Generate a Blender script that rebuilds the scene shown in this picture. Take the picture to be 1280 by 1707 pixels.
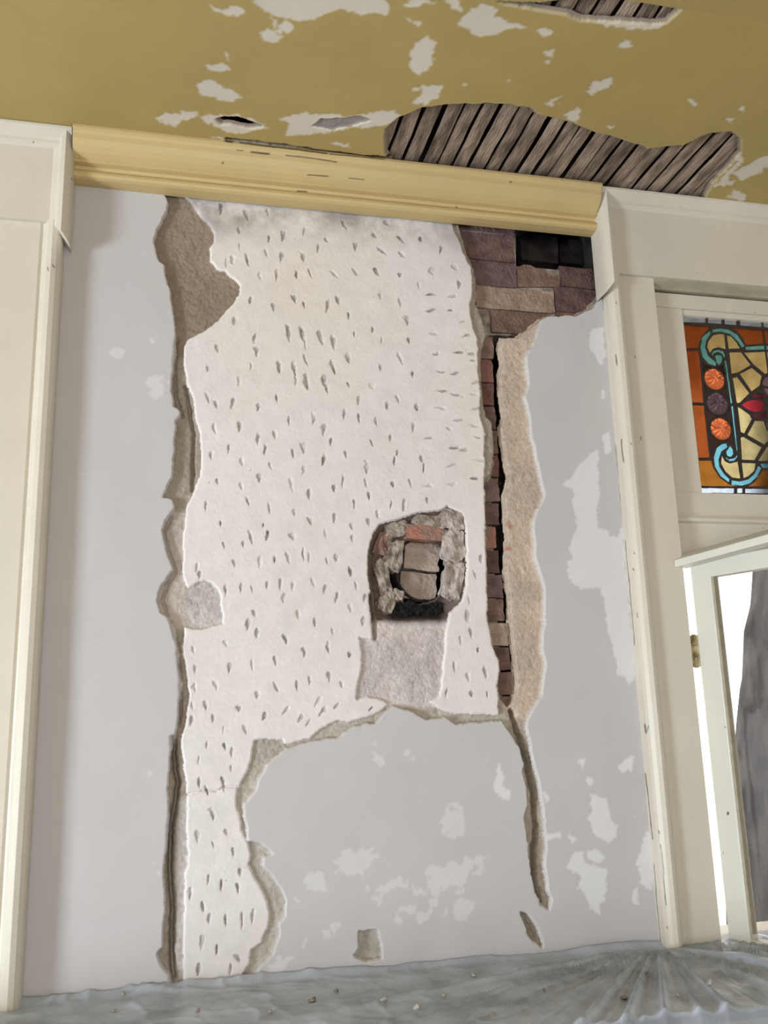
import bpy, bmesh, math, random
import numpy as np
from mathutils import Matrix, Vector
from mathutils.geometry import tessellate_polygon

for o in list(bpy.data.objects):
    bpy.data.objects.remove(o, do_unlink=True)
SC = bpy.context.scene
COL = SC.collection
R = math.radians
random.seed(7)

# ------------------------------------------------------------------ camera
W, H, F = 1280.0, 1707.0, 1500.0
YAW, PITCH, ROLL = R(13.18), R(12.78), R(-1.65)
D, EYE = 2.40, 1.60
_cy, _sy, _cp, _sp = math.cos(YAW), math.sin(YAW), math.cos(PITCH), math.sin(PITCH)
_f = np.array([_sy*_cp, _cy*_cp, _sp]); _r = np.array([_cy, -_sy, 0.0]); _u = np.cross(_r, _f)
_c, _s = math.cos(ROLL), math.sin(ROLL)
RT, UP, FW = _c*_r + _s*_u, -_s*_r + _c*_u, _f
CAM = np.array([0.0, -D, EYE])
cam = bpy.data.cameras.new('camera'); camo = bpy.data.objects.new('camera', cam); COL.objects.link(camo)
cam.sensor_fit = 'VERTICAL'; cam.sensor_height = 36.0; cam.lens = F/H*36.0
cam.clip_start = 0.02; cam.clip_end = 200
M = Matrix.Identity(4)
for i in range(3):
    M[i][0], M[i][1], M[i][2], M[i][3] = RT[i], UP[i], -FW[i], CAM[i]
camo.matrix_world = M
SC.camera = camo

# ------------------------------------------------------------------ world, lights, exposure
SC.view_settings.view_transform = 'Standard'; SC.view_settings.look = 'None'
SC.cycles.max_bounces = 6; SC.cycles.diffuse_bounces = 3; SC.cycles.transmission_bounces = 6; SC.cycles.adaptive_threshold = 0.04; SC.cycles.adaptive_min_samples = 12
SC.view_settings.exposure = 0.0; SC.view_settings.gamma = 1.0; SC.view_settings.use_curve_mapping = False
wd = bpy.data.worlds.new('overcast_sky'); SC.world = wd; wd.use_nodes = True
bg = wd.node_tree.nodes['Background']; bg.inputs['Color'].default_value = (1.0, 0.975, 0.93, 1); bg.inputs['Strength'].default_value = 2.2

def area_light(name, loc, target, sx, sy, power, color):
    l = bpy.data.lights.new(name, 'AREA'); l.shape = 'RECTANGLE'; l.size = sx; l.size_y = sy
    l.energy = power; l.color = color
    o = bpy.data.objects.new(name, l); COL.objects.link(o); o.location = loc
    o.rotation_euler = (Vector(target) - Vector(loc)).to_track_quat('-Z', 'Y').to_euler()
    return o
ROOM_XL, ROOM_XR, ROOM_YB = -4.6, 2.9, -5.4
area_light('daylight_side_window', (ROOM_XL+0.06, -2.62, 1.1), (0.6, -0.4, 1.0), 0.95, 1.4, 234, (0.79, 0.895, 1.0))
area_light('daylight_rear_window', (0.3, ROOM_YB+0.06, 1.45), (0.3, 0, 1.2), 2.4, 1.3, 54, (0.94, 0.97, 1.0))  # added soft fill from behind the camera, no window known there

# ------------------------------------------------------------------ pixel <-> place helpers
def ray(px, py):
    return FW + RT*((px-W/2)/F) - UP*((py-H/2)/F)
def P(px, py, Y=0.0):                       # point of the plane Y = const
    d = ray(px, py); t = (Y-CAM[1])/d[1]; return CAM + d*t
def PZ(px, py, Z):                          # point of the plane Z = const
    d = ray(px, py); t = (Z-CAM[2])/d[2]; return CAM + d*t
def proj(X, Y, Z):
    x, y, z = X-CAM[0], Y-CAM[1], Z-CAM[2]
    a = x*RT[0]+y*RT[1]+z*RT[2]; b = x*UP[0]+y*UP[1]+z*UP[2]; c = x*FW[0]+y*FW[1]+z*FW[2]
    return W/2 + F*a/c, H/2 - F*b/c
def lin(r, g, b):
    f = lambda v: (v/255/12.92) if v/255 <= 0.04045 else ((v/255+0.055)/1.055)**2.4
    return np.array([f(r), f(g), f(b)])
def C4(r, g, b): return tuple(lin(r, g, b)) + (1.0,)
def crop(ox, oy, s, pts): return [(ox+x/s, oy+y/s) for x, y in pts]

# ------------------------------------------------------------------ materials
def new_mat(name):
    m = bpy.data.materials.new(name); m.use_nodes = True
    nt = m.node_tree; b = nt.nodes['Principled BSDF']; return m, nt, b
def mat(name, rgb, rough=0.6, var=0.12, scale=9.0, bump=0.15, bscale=60.0, rgb2=None, scratch=0.0, stretch=(1, 1, 1), spec=0.3, vary=0.0):
    m, nt, b = new_mat(name); N = nt.nodes; L = nt.links
    tc = N.new('ShaderNodeTexCoord'); mp = N.new('ShaderNodeMapping'); mp.inputs['Scale'].default_value = stretch
    L.new(tc.outputs['Object'], mp.inputs['Vector'])
    n1 = N.new('ShaderNodeTexNoise'); n1.inputs['Scale'].default_value = scale; n1.inputs['Detail'].default_value = 3
    L.new(mp.outputs[0], n1.inputs['Vector'])
    r = N.new('ShaderNodeValToRGB')
    c = lin(*rgb); c2 = lin(*rgb2) if rgb2 else c*(1-2*var)
    r.color_ramp.elements[0].position = 0.32; r.color_ramp.elements[0].color = tuple(c2)+(1,)
    r.color_ramp.elements[1].position = 0.62; r.color_ramp.elements[1].color = tuple(c)+(1,)
    L.new(n1.outputs['Fac'], r.inputs['Fac']); src = r.outputs[0]
    if vary:
        oi = N.new('ShaderNodeObjectInfo'); mv = N.new('ShaderNodeMapRange'); mv.inputs[3].default_value = 1-vary; mv.inputs[4].default_value = 1+vary
        L.new(oi.outputs['Random'], mv.inputs[0]); mm = N.new('ShaderNodeMixRGB'); mm.blend_type = 'MULTIPLY'; mm.inputs['Fac'].default_value = 1
        L.new(src, mm.inputs['Color1']); L.new(mv.outputs[0], mm.inputs['Color2']); src = mm.outputs[0]
    if scratch > 0:                          # chips and dirt of their own shape
        n2 = N.new('ShaderNodeTexNoise'); n2.inputs['Scale'].default_value = 38; n2.inputs['Detail'].default_value = 3
        L.new(mp.outputs[0], n2.inputs['Vector'])
        g = N.new('ShaderNodeMath'); g.operation = 'GREATER_THAN'; g.inputs[1].default_value = 1-scratch
        L.new(n2.outputs['Fac'], g.inputs[0])
        mx = N.new('ShaderNodeMixRGB'); mx.inputs['Color2'].default_value = C4(112, 98, 76)
        L.new(g.outputs[0], mx.inputs['Fac']); L.new(src, mx.inputs['Color1']); src = mx.outputs[0]
    L.new(src, b.inputs['Base Color'])
    b.inputs['Roughness'].default_value = rough; b.inputs['Specular IOR Level'].default_value = spec
    if bump:
        n3 = N.new('ShaderNodeTexNoise'); n3.inputs['Scale'].default_value = bscale; n3.inputs['Detail'].default_value = 2
        L.new(mp.outputs[0], n3.inputs['Vector'])
        bp = N.new('ShaderNodeBump'); bp.inputs['Strength'].default_value = bump; bp.inputs['Distance'].default_value = 0.01
        L.new(n3.outputs['Fac'], bp.inputs['Height']); L.new(bp.outputs[0], b.inputs['Normal'])
    return m
def attr_mat(name, rough, bump, bscale, var=0.08, vscale=40, spec=0.2):
    m, nt, b = new_mat(name); N = nt.nodes; L = nt.links
    a = N.new('ShaderNodeAttribute'); a.attribute_name = 'pigment'
    tc = N.new('ShaderNodeTexCoord')
    n = N.new('ShaderNodeTexNoise'); n.inputs['Scale'].default_value = vscale; n.inputs['Detail'].default_value = 2
    L.new(tc.outputs['Object'], n.inputs['Vector'])
    mr = N.new('ShaderNodeMapRange'); mr.inputs[1].default_value = 0.25; mr.inputs[2].default_value = 0.75
    mr.inputs[3].default_value = 1-var; mr.inputs[4].default_value = 1+var
    L.new(n.outputs['Fac'], mr.inputs[0])
    mx = N.new('ShaderNodeMixRGB'); mx.blend_type = 'MULTIPLY'; mx.inputs['Fac'].default_value = 1
    L.new(a.outputs['Color'], mx.inputs['Color1']); L.new(mr.outputs[0], mx.inputs['Color2']); L.new(mx.outputs[0], b.inputs['Base Color'])
    b.inputs['Roughness'].default_value = rough; b.inputs['Specular IOR Level'].default_value = spec
    n3 = N.new('ShaderNodeTexNoise'); n3.inputs['Scale'].default_value = bscale; n3.inputs['Detail'].default_value = 2
    L.new(tc.outputs['Object'], n3.inputs['Vector'])
    bp = N.new('ShaderNodeBump'); bp.inputs['Strength'].default_value = bump; bp.inputs['Distance'].default_value = 0.01
    L.new(n3.outputs['Fac'], bp.inputs['Height']); L.new(bp.outputs[0], b.inputs['Normal'])
    return m
def glass_mat(name, rgb, rough=0.22):
    m, nt, b = new_mat(name); N = nt.nodes; L = nt.links
    tc = N.new('ShaderNodeTexCoord'); n = N.new('ShaderNodeTexNoise'); n.inputs['Scale'].default_value = 22; n.inputs['Detail'].default_value = 4
    L.new(tc.outputs['Object'], n.inputs['Vector'])
    r = N.new('ShaderNodeValToRGB'); c = lin(*rgb)
    r.color_ramp.elements[0].position = 0.3; r.color_ramp.elements[0].color = tuple(c*0.72)+(1,)
    r.color_ramp.elements[1].position = 0.7; r.color_ramp.elements[1].color = tuple(np.minimum(c*1.1, 1))+(1,)
    L.new(n.outputs['Fac'], r.inputs['Fac']); L.new(r.outputs[0], b.inputs['Base Color'])
    b.inputs['Roughness'].default_value = rough; b.inputs['Transmission Weight'].default_value = 1.0; b.inputs['IOR'].default_value = 1.30 if 'jewel' in name else 1.15
    return m

MT = {}
MT['skim'] = attr_mat('painted_plaster', 0.55, 0.04, 30, 0.02, 6, 0.3)
MT['keyed'] = attr_mat('white_keyed_plaster', 0.8, 0.12, 90, 0.04, 25)
MT['mortar'] = attr_mat('lime_mortar', 0.95, 0.35, 120, 0.14, 90, 0.05)
MT['ceil'] = attr_mat('ochre_ceiling_paint', 0.6, 0.08, 25, 0.05, 5, 0.3)
MT['ceil_plain'] = mat('ochre_ceiling_paint_plain', (178, 155, 97), 0.6, 0.04, 3, 0.08, 25)
MT['cornice'] = attr_mat('ochre_cornice_paint', 0.42, 0.05, 40, 0.03, 8, 0.4)
MT['trimrelief'] = attr_mat('cream_gloss_paint_relief', 0.38, 0.04, 30, 0.03, 6, 0.45)
MT['cornice_cap'] = mat('ochre_cornice_paint', (216, 190, 132), 0.45, 0.05, 5, 0.06, 30, stretch=(0.35, 3, 3), scratch=0.285)
MT['white_trim'] = mat('cream_gloss_paint', (219, 210, 194), 0.38, 0.035, 4, 0.04, 30, scratch=0.27, stretch=(1.6, 1, 1), spec=0.45)
MT['sash'] = mat('cream_sash_paint', (222, 219, 206), 0.4, 0.03, 4, 0.04, 30, scratch=0.26, spec=0.45)
MT['grime'] = mat('grey_weathered_paint', (178, 168, 146), 0.6, 0.1, 30, 0.1, 60, stretch=(0.4, 1, 1))
MT['lath'] = mat('weathered_lath_wood', (172, 152, 134), 0.85, 0.2, 14, 0.6, 70, rgb2=(104, 88, 76), stretch=(2.5, 0.5, 2.5), vary=0.25)
MT['darkwood'] = mat('dark_joist_wood', (58, 46, 38), 0.9, 0.2, 10, 0.3, 40)
MT['soot'] = mat('soot', (30, 28, 28), 0.8, 0.25, 60, 0.6, 90, rgb2=(14, 13, 13))
MT['sootbrick'] = mat('sooty_brick', (66, 58, 56), 0.9, 0.2, 20, 0.6, 80, rgb2=(30, 27, 27))
for k, c, c2 in (('brick_dark', (118, 92, 87), (92, 72, 70)), ('brick_purple', (132, 108, 106), (104, 84, 84)), ('brick_red', (130, 92, 83), (110, 84, 78)),
                 ('brick_tan', (172, 150, 134), (146, 120, 106)), ('brick_brown', (142, 114, 102), (116, 92, 84)), ('brick_orange', (176, 122, 104), (152, 128, 116)),
                 ('brick_grey', (190, 172, 160), (165, 148, 138))):
    MT[k] = mat(k, c, 0.92, 0.1, 26, 0.7, 110, rgb2=c2, spec=0.1, vary=0.16)
MT['rubble'] = mat('rubble_mortar', (178, 164, 152), 0.95, 0.1, 30, 0.9, 70, rgb2=(112, 98, 90), spec=0.1)
MT['rubble_pale'] = mat('pale_rubble_mortar', (206, 194, 186), 0.95, 0.1, 34, 0.9, 70, rgb2=(150, 134, 126), spec=0.1)
MT['lead'] = mat('lead_came', (58, 50, 46), 0.55, 0.1, 40, 0.2, 80)
MT['steel'] = mat('rusted_flue_metal', (62, 52, 50), 0.6, 0.2, 40, 0.3, 80, rgb2=(34, 28, 28))
MT['bark'] = mat('rough_dark_bark', (92, 89, 90), 0.95, 0.2, 5, 0.9, 14, rgb2=(58, 57, 62), stretch=(2, 2, 0.7))
MT['ground'] = mat('pale_paving', (246, 244, 239), 0.9, 0.04, 2, 0.05, 20)
MT['bench'] = mat('dusty_bench_wood', (150, 138, 112), 0.7, 0.12, 3, 0.2, 30, stretch=(0.4, 3, 3))
MT['bench_front'] = mat('slate_blue_paint', (64, 76, 104), 0.6, 0.1, 4, 0.1, 30)  # darker and bluer than the bench top
MT['room'] = mat('cream_room_paint', (208, 203, 197), 0.7, 0.03, 2, 0.03, 20)
MT['floor'] = mat('dusty_floorboards', (158, 152, 146), 0.6, 0.08, 3, 0.1, 20, stretch=(0.3, 4, 1))
MT['eave'] = mat('pale_soffit_paint', (236, 230, 220), 0.7, 0.05, 4, 0.05, 20)
MT['crumb'] = mat('plaster_crumb', (198, 190, 180), 0.9, 0.15, 60, 0.4, 80)
MT['brass'] = mat('painted_hinge', (206, 190, 150), 0.5, 0.15, 40, 0.2, 50, rgb2=(128, 108, 72))

# ------------------------------------------------------------------ mesh helpers
def link(name, me, m=None, parent=None):
    o = bpy.data.objects.new(name, me); COL.objects.link(o)
    if m: me.materials.append(MT[m])
    if parent is not None: o.parent = parent
    return o
def empty(name, loc=(0, 0, 0), kind=None):
    o = bpy.data.objects.new(name, None); COL.objects.link(o); o.location = loc; o.empty_display_size = 0.05
    if kind: o['kind'] = kind
    return o
def tag(o, label, cat, group=None, kind=None):
    o['label'] = label; o['category'] = cat
    if group: o['group'] = group
    if kind: o['kind'] = kind
    return o
def from_bm(name, bm, m, parent=None, smooth=False):
    me = bpy.data.meshes.new(name); bmesh.ops.recalc_face_normals(bm, faces=bm.faces); bm.to_mesh(me); bm.free()
    if smooth: me.polygons.foreach_set('use_smooth', [True]*len(me.polygons))
    return link(name, me, m, parent)
def box(name, x0, x1, y0, y1, z0, z1, m, parent=None, bev=0.0):
    bm = bmesh.new(); bmesh.ops.create_cube(bm, size=1)
    for v in bm.verts:
        v.co = Vector(((x0+x1)/2+v.co.x*(x1-x0), (y0+y1)/2+v.co.y*(y1-y0), (z0+z1)/2+v.co.z*(z1-z0)))
    if bev: bmesh.ops.bevel(bm, geom=list(bm.edges), offset=bev, segments=2, affect='EDGES', profile=0.6)
    return from_bm(name, bm, m, parent)
def loft(name, rings, m, parent=None, smooth=False, closed=True):
    """rings: list of equally long point lists, joined in order and capped."""
    bm = bmesh.new(); vs = [[bm.verts.new(p) for p in r] for r in rings]; n = len(rings[0])
    for a, b in zip(vs[:-1], vs[1:]):
        for i in range(n if closed else n-1):
            bm.faces.new((a[i], a[(i+1) % n], b[(i+1) % n], b[i]))
    if closed:
        bm.faces.new(vs[0]); bm.faces.new(list(reversed(vs[-1])))
    o = from_bm(name, bm, m, parent, True)
    if not smooth: o.data.set_sharp_from_angle(angle=R(38))
    return o
def sweep_x(name, prof, x0, x1, m, parent=None, m0=0.0, m1=0.0):
    """prof of (y, z); m0 / m1 shift an end by that factor times -y (a mitre)."""
    return loft(name, [[(x0+m0*-y, y, z) for y, z in prof], [(x1+m1*-y, y, z) for y, z in prof]], m, parent)
def sweep_z(name, prof, z0, z1, m, parent=None):
    return loft(name, [[(x, y, z0) for x, y in prof], [(x, y, z1) for x, y in prof]], m, parent)
def prism(name, pts, y0, y1, m, parent=None, bev=0.0):
    """polygon of (X, Z) given thickness along Y"""
    bm = bmesh.new(); a = [bm.verts.new((x, y0, z)) for x, z in pts]; b = [bm.verts.new((x, y1, z)) for x, z in pts]; n = len(pts)
    for t in tessellate_polygon([[Vector((x, z, 0)) for x, z in pts]]):
        bm.faces.new([a[i] for i in t]); bm.faces.new([b[i] for i in reversed(t)])
    for i in range(n): bm.faces.new((a[i], a[(i+1) % n], b[(i+1) % n], b[i]))
    return from_bm(name, bm, m, parent)
def rough_block(name, c, size, m, parent=None, amp=0.003, cuts=3, seed=0, rot=(0, 0, 0), rnd=0.0):
    rr = random.Random(seed); bm = bmesh.new(); bmesh.ops.create_cube(bm, size=1)
    bmesh.ops.subdivide_edges(bm, edges=list(bm.edges), cuts=cuts, use_grid_fill=True)
    q = Matrix.Rotation(rot[2], 3, 'Z') @ Matrix.Rotation(rot[1], 3, 'Y') @ Matrix.Rotation(rot[0], 3, 'X')
    for v in bm.verts:
        p = v.co.copy()
        if rnd: p = p.lerp(p.normalized()*0.56, rnd)
        p = Vector((p.x*size[0], p.y*size[1], p.z*size[2]))
        p += Vector((rr.uniform(-1, 1), rr.uniform(-1, 1), rr.uniform(-1, 1)))*amp
        v.co = q @ p + Vector(c)
    return from_bm(name, bm, m, parent, smooth=rnd > 0)

# ------------------------------------------------------------------ numpy relief helpers
def vnoise(shape, cell, seed):
    rg = np.random.default_rng(seed); h, w = shape
    gh, gw = int(h/cell)+3, int(w/cell)+3; g = rg.random((gh, gw))
    y = np.arange(h)/cell; x = np.arange(w)/cell
    yi, xi = y.astype(int), x.astype(int); fy = (y-yi)[:, None]; fx = (x-xi)[None, :]
    fy = fy*fy*(3-2*fy); fx = fx*fx*(3-2*fx)
    a = g[np.ix_(yi, xi)]; b = g[np.ix_(yi, xi+1)]; c = g[np.ix_(yi+1, xi)]; d = g[np.ix_(yi+1, xi+1)]
    return (a*(1-fx)+b*fx)*(1-fy) + (c*(1-fx)+d*fx)*fy
def fbm(shape, cell, seed, octv=4, gain=0.5):
    t = np.zeros(shape); amp = 1.0; s = 0.0
    for k in range(octv):
        if cell < 1.2: break
        t += amp*(vnoise(shape, cell, seed+k*17)-0.5)*2; s += amp; amp *= gain; cell /= 2
    return t/s
def blur(a, r):
    for ax in (0, 1):
        p = np.concatenate([np.repeat(np.take(a, [0], ax), r+1, ax), a, np.repeat(np.take(a, [-1], ax), r, ax)], ax)
        cs = np.cumsum(p, ax); n = a.shape[ax]
        a = (np.take(cs, range(2*r+1, 2*r+1+n), ax) - np.take(cs, range(0, n), ax))/(2*r+1)
    return a
def inpoly(qx, qy, poly):
    x0, x1 = min(p[0] for p in poly), max(p[0] for p in poly); y0, y1 = min(p[1] for p in poly), max(p[1] for p in poly)
    out = np.zeros(qx.shape, bool)
    sel = (qx >= x0) & (qx <= x1) & (qy >= y0) & (qy <= y1)
    a, b = qx[sel], qy[sel]; ins = np.zeros(a.shape, bool); n = len(poly)
    for i in range(n):
        (xa, ya), (xb, yb) = poly[i], poly[(i+1) % n]
        if ya == yb: continue
        cnd = ((ya > b) != (yb > b)) & (a < (xb-xa)*(b-ya)/(yb-ya)+xa); ins ^= cnd
    out[sel] = ins
    return out
def segdist(qx, qy, pts, reach):
    d = np.full(qx.shape, 1e6)
    x0, x1 = min(p[0] for p in pts)-reach, max(p[0] for p in pts)+reach; y0, y1 = min(p[1] for p in pts)-reach, max(p[1] for p in pts)+reach
    sel = (qx >= x0) & (qx <= x1) & (qy >= y0) & (qy <= y1); a, b = qx[sel], qy[sel]; best = np.full(a.shape, 1e6)
    for (xa, ya), (xb, yb) in zip(pts[:-1], pts[1:]):
        ux, uy = xb-xa, yb-ya; l2 = ux*ux+uy*uy+1e-9
        t = np.clip(((a-xa)*ux+(b-ya)*uy)/l2, 0, 1); best = np.minimum(best, np.hypot(a-xa-t*ux, b-ya-t*uy))
    d[sel] = best
    return d
def grid_mesh(name, X, Y, Z, facemask, colr, m, parent=None, flip=False):
    h, w = X.shape; idx = np.arange(h*w).reshape(h, w)
    q = np.stack([idx[:-1, :-1], idx[:-1, 1:], idx[1:, 1:], idx[1:, :-1]], -1)[facemask]
    if flip: q = q[:, ::-1]
    used = np.unique(q); remap = np.zeros(h*w, np.int64); remap[used] = np.arange(len(used)); q = remap[q]
    co = np.stack([X.ravel()[used], Y.ravel()[used], Z.ravel()[used]], -1).astype(np.float32)
    me = bpy.data.meshes.new(name); me.vertices.add(len(used)); me.vertices.foreach_set('co', co.ravel())
    me.loops.add(q.size); me.loops.foreach_set('vertex_index', q.ravel().astype(np.int32))
    me.polygons.add(len(q)); me.polygons.foreach_set('loop_start', np.arange(0, q.size, 4, dtype=np.int32))
    me.update(calc_edges=True); me.polygons.foreach_set('use_smooth', np.ones(len(q), bool))
    at = me.color_attributes.new('pigment', 'FLOAT_COLOR', 'POINT')
    c = np.ones((len(used), 4), np.float32); c[:, :3] = colr.reshape(-1, 3)[used]
    at.data.foreach_set('color', c.ravel()); me.validate()
    return link(name, me, m, parent)

def swept_relief(name, prof, axis, a, b, step, marks, rgb, m, parent=None, seed=0):
    """a moulding as one fine strip: prof of (u, v) resampled, swept along axis, with dark chips pressed in where the paint is broken"""
    p = np.array(prof, float); d = np.r_[0, np.cumsum(np.hypot(*np.diff(p, axis=0).T))]
    n = max(int(d[-1]/.0022), 12); t = np.union1d(np.linspace(0, d[-1], n), d); u = np.interp(t, d, p[:, 0]); v = np.interp(t, d, p[:, 1])
    L_ = np.arange(a, b+step*.5, step); L_[-1] = b
    A, U = np.meshgrid(L_, u); _, V = np.meshgrid(L_, v)
    X, Y, Z = (A, U, V) if axis == 'x' else (U, V, A)
    qx, qy = proj(X, Y, Z); wob = fbm(X.shape, 12, seed, 3, .7)
    k = np.zeros(X.shape)
    for pts, w in marks: k = np.maximum(k, np.clip(1.3-segdist(qx+wob*1.5, qy+wob*1.2, pts, w*4)/(w*.8), 0, 1))
    c = lin(*rgb)*np.ones(X.shape+(3,))*(1+.03*fbm(X.shape, 50, seed+3, 4)[..., None])
    c = c*(1-k[..., None]) + lin(74, 60, 44)*k[..., None]
    return grid_mesh(name, X, Y, Z, np.ones((X.shape[0]-1, X.shape[1]-1), bool), c, m, parent)
# ------------------------------------------------------------------ main levels of the place
ZC = 3.212                                          # ceiling
XL = float(P(108, 400, 0)[0]); XR = float(P(1003, 490, 0)[0])   # the bare wall between the two casings
ZB = 0.972                                          # top of the bench

# ================================================================== WALL BETWEEN THE CASINGS
wall = empty('wall_back', (0, 0, 0), 'structure')
ST = 0.0021
gx = np.arange(XL-0.03, XR+0.035, ST); gz = np.arange(0.93, ZC+0.001, ST)
GX, GZ = np.meshgrid(gx, gz); SH = GX.shape
PX, PY = proj(GX, 0.0, GZ)
WX = PX + fbm(SH, 14, 1, 4, 0.6)*3.2; WY = PY + fbm(SH, 14, 2, 4, 0.6)*3.2    # ragged edges
SX_ = PX + fbm(SH, 8, 3, 3, 0.6)*2.2; SY_ = PY + fbm(SH, 8, 4, 3, 0.6)*2.2

left_edge = [(273, 300), (273, 322), (280, 335), (278, 350), (270, 365), (262, 380), (258, 400), (260, 420), (265, 435), (274, 442), (278, 460), (284, 485), (287, 515), (292, 540), (294, 560), (293, 590), (288, 620), (287, 650), (289, 677), (300, 681), (301, 692), (294, 700), (294, 715), (291, 745), (289, 760), (289, 782), (286, 800), (272, 827), (287, 830), (290, 847), (277, 865), (270, 882), (275, 907), (280, 927), (290, 947), (280, 960), (267, 977), (262, 1004), (268, 1020), (282, 1029), (291, 1046), (296, 1077), (298, 1109), (304, 1140), (299, 1171), (296, 1215), (284, 1256), (281, 1293), (281, 1322), (282, 1347), (281, 1380), (279, 1420), (272, 1445), (275, 1470), (275, 1530), (271, 1557), (272, 1580), (262, 1590), (264, 1602), (275, 1620), (286, 1630), (290, 1660)]
low_edge = [(408, 1655), (410, 1640), (432, 1612), (455, 1592), (462, 1570), (466, 1540), (476, 1527), (476, 1502), (465, 1480), (452, 1460), (437, 1442), (440, 1427), (455, 1424), (447, 1415), (432, 1406), (415, 1402), (412, 1385), (407, 1362), (407, 1340), (425, 1317), (431, 1302), (446, 1274), (477, 1246), (490, 1245), (527, 1232), (565, 1229), (593, 1209), (627, 1205), (640, 1192), (657, 1176), (692, 1188), (711, 1199), (744, 1195), (760, 1207), (792, 1205), (837, 1200), (858, 1230), (868, 1246), (874, 1271), (872, 1285), (879, 1310), (880, 1337), (875, 1362), (879, 1398), (886, 1453), (893, 1486), (908, 1513), (915, 1516), (919, 1500), (914, 1488), (909, 1439), (909, 1398), (905, 1348), (898, 1304), (889, 1271), (883, 1238), (878, 1202)]
right_edge = [(902, 1160), (911, 1104), (905, 1089), (905, 1047), (909, 1023), (906, 973), (893, 928), (890, 869), (897, 848), (908, 825), (899, 786), (890, 747), (883, 702), (875, 661), (881, 640), (877, 592), (886, 577), (902, 533), (914, 526), (958, 526), (985, 515), (1012, 486), (1030, 300)]
OPEN = left_edge + low_edge + right_edge
SPOTS = [[(598, 1553), (628, 1552), (633, 1570), (637, 1600), (610, 1602), (592, 1595), (600, 1580)], [(868, 1520), (880, 1525), (895, 1545), (905, 1575), (903, 1580), (885, 1568), (878, 1550)]]
WHITE = [(290, 300), (305, 318), (320, 335), (330, 350), (350, 370), (357, 385), (356, 400), (350, 408), (352, 430), (362, 443), (375, 447), (390, 460), (400, 472), (400, 488), (390, 502), (370, 525), (345, 548), (315, 562), (308, 575), (307, 600), (311, 635), (322, 662), (327, 695), (334, 720), (337, 755), (334, 792), (321, 822), (312, 840), (306, 890), (305, 920), (306, 962), (315, 980), (330, 968), (345, 966), (360, 975), (369, 990), (370, 1015), (372, 1040), (340, 1047), (309, 1046), (304, 1077), (310, 1115), (316, 1158), (310, 1205), (302, 1237), (307, 1277), (312, 1315), (312, 1375), (314, 1440), (309, 1460), (307, 1520), (305, 1555), (306, 1602), (305, 1660), (402, 1655), (402, 1630), (415, 1610), (420, 1585), (435, 1575), (447, 1550), (450, 1530), (446, 1505), (437, 1485), (425, 1465), (415, 1442), (420, 1427), (412, 1402), (402, 1385), (400, 1362), (394, 1342), (396, 1317), (416, 1280), (421, 1252), (424, 1234), (435, 1231), (471, 1232), (477, 1241), (518, 1231), (537, 1215), (562, 1201), (590, 1202), (627, 1190), (650, 1174), (643, 1168), (613, 1160), (596, 1167), (597, 1145), (603, 1120), (606, 1090), (600, 1062), (627, 1064), (622, 1007), (615, 960), (615, 921), (623, 888), (634, 872), (662, 864), (700, 858), (733, 852), (749, 841), (772, 855), (780, 881), (781, 972), (772, 1003), (753, 1019), (748, 1035), (745, 1070), (740, 1120), (735, 1160), (720, 1171), (744, 1186), (760, 1189), (800, 1190), (834, 1191), (834, 1166), (831, 1142), (835, 1118), (834, 1101), (822, 1071), (816, 1032), (814, 970), (813, 922), (811, 869), (810, 833), (810, 756), (811, 720), (802, 690), (804, 649), (799, 607), (799, 563), (789, 536), (785, 506), (790, 480), (788, 444), (774, 417), (768, 396), (758, 379), (756, 340)]
BRICKZONE = [(764, 340), (768, 372), (775, 396), (781, 417), (795, 444), (797, 480), (797, 500), (806, 520), (816, 552), (808, 577), (806, 601), (808, 640), (813, 688), (824, 700), (828, 745), (824, 785), (813, 800), (814, 833), (815, 869), (817, 922), (818, 970), (820, 1032), (826, 1071), (838, 1101), (839, 1118), (836, 1142), (840, 1166), (852, 1178), (859, 1172), (866, 1151), (864, 1101), (857, 1047), (856, 1000), (849, 958), (851, 893), (846, 830), (853, 792), (844, 740), (840, 711), (846, 690), (840, 660), (838, 620), (844, 604), (838, 570), (842, 557), (868, 556), (890, 540), (904, 529), (914, 523), (958, 523), (985, 512), (1008, 484), (1030, 340)]
FLUE = [(700, 852), (733, 850), (749, 841), (772, 855), (780, 881), (781, 972), (772, 1003), (753, 1019), (744, 1031), (690, 1034), (634, 1032), (627, 1060), (622, 1007), (615, 960), (615, 921), (623, 888), (634, 872), (662, 864)]
FLUE_IN = [(703+58*math.cos(a)*(1.0), 948+60*math.sin(a)) for a in np.linspace(0, 2*math.pi, 26)[:-1]]

opn = inpoly(WX, WY, OPEN)
for s in SPOTS: opn |= inpoly(WX, WY, s)
wht = inpoly(SX_, SY_, WHITE) & opn
brk = inpoly(SX_, SY_, BRICKZONE) & opn
flu = inpoly(SX_, SY_, FLUE)
hole = brk | inpoly(SX_, SY_, FLUE_IN)
LYR = np.zeros(SH, np.int8); LYR[opn] = 2; LYR[wht] = 1; LYR[flu] = 2; LYR[hole] = 3

base = np.array([0.0, 0.011, 0.020, 0.040])[LYR]
base = np.where(flu & ~hole, 0.022 + 0.03*np.clip(blur(flu.astype(float), 10)*2-1, 0, 1), base)
hgt = blur(base, 1)
n_big = fbm(SH, 160, 11, 3); n_mid = fbm(SH, 40, 12, 4); n_fine = fbm(SH, 9, 13, 3, 0.7)
hgt += n_big*0.004
hgt += (LYR == 1)*(n_mid*0.0016 + n_fine*0.0003) + (LYR == 0)*(n_mid*0.0006)
hgt += np.isin(LYR, (2, 3))*(n_mid*0.004 + n_fine*0.0026)
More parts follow.
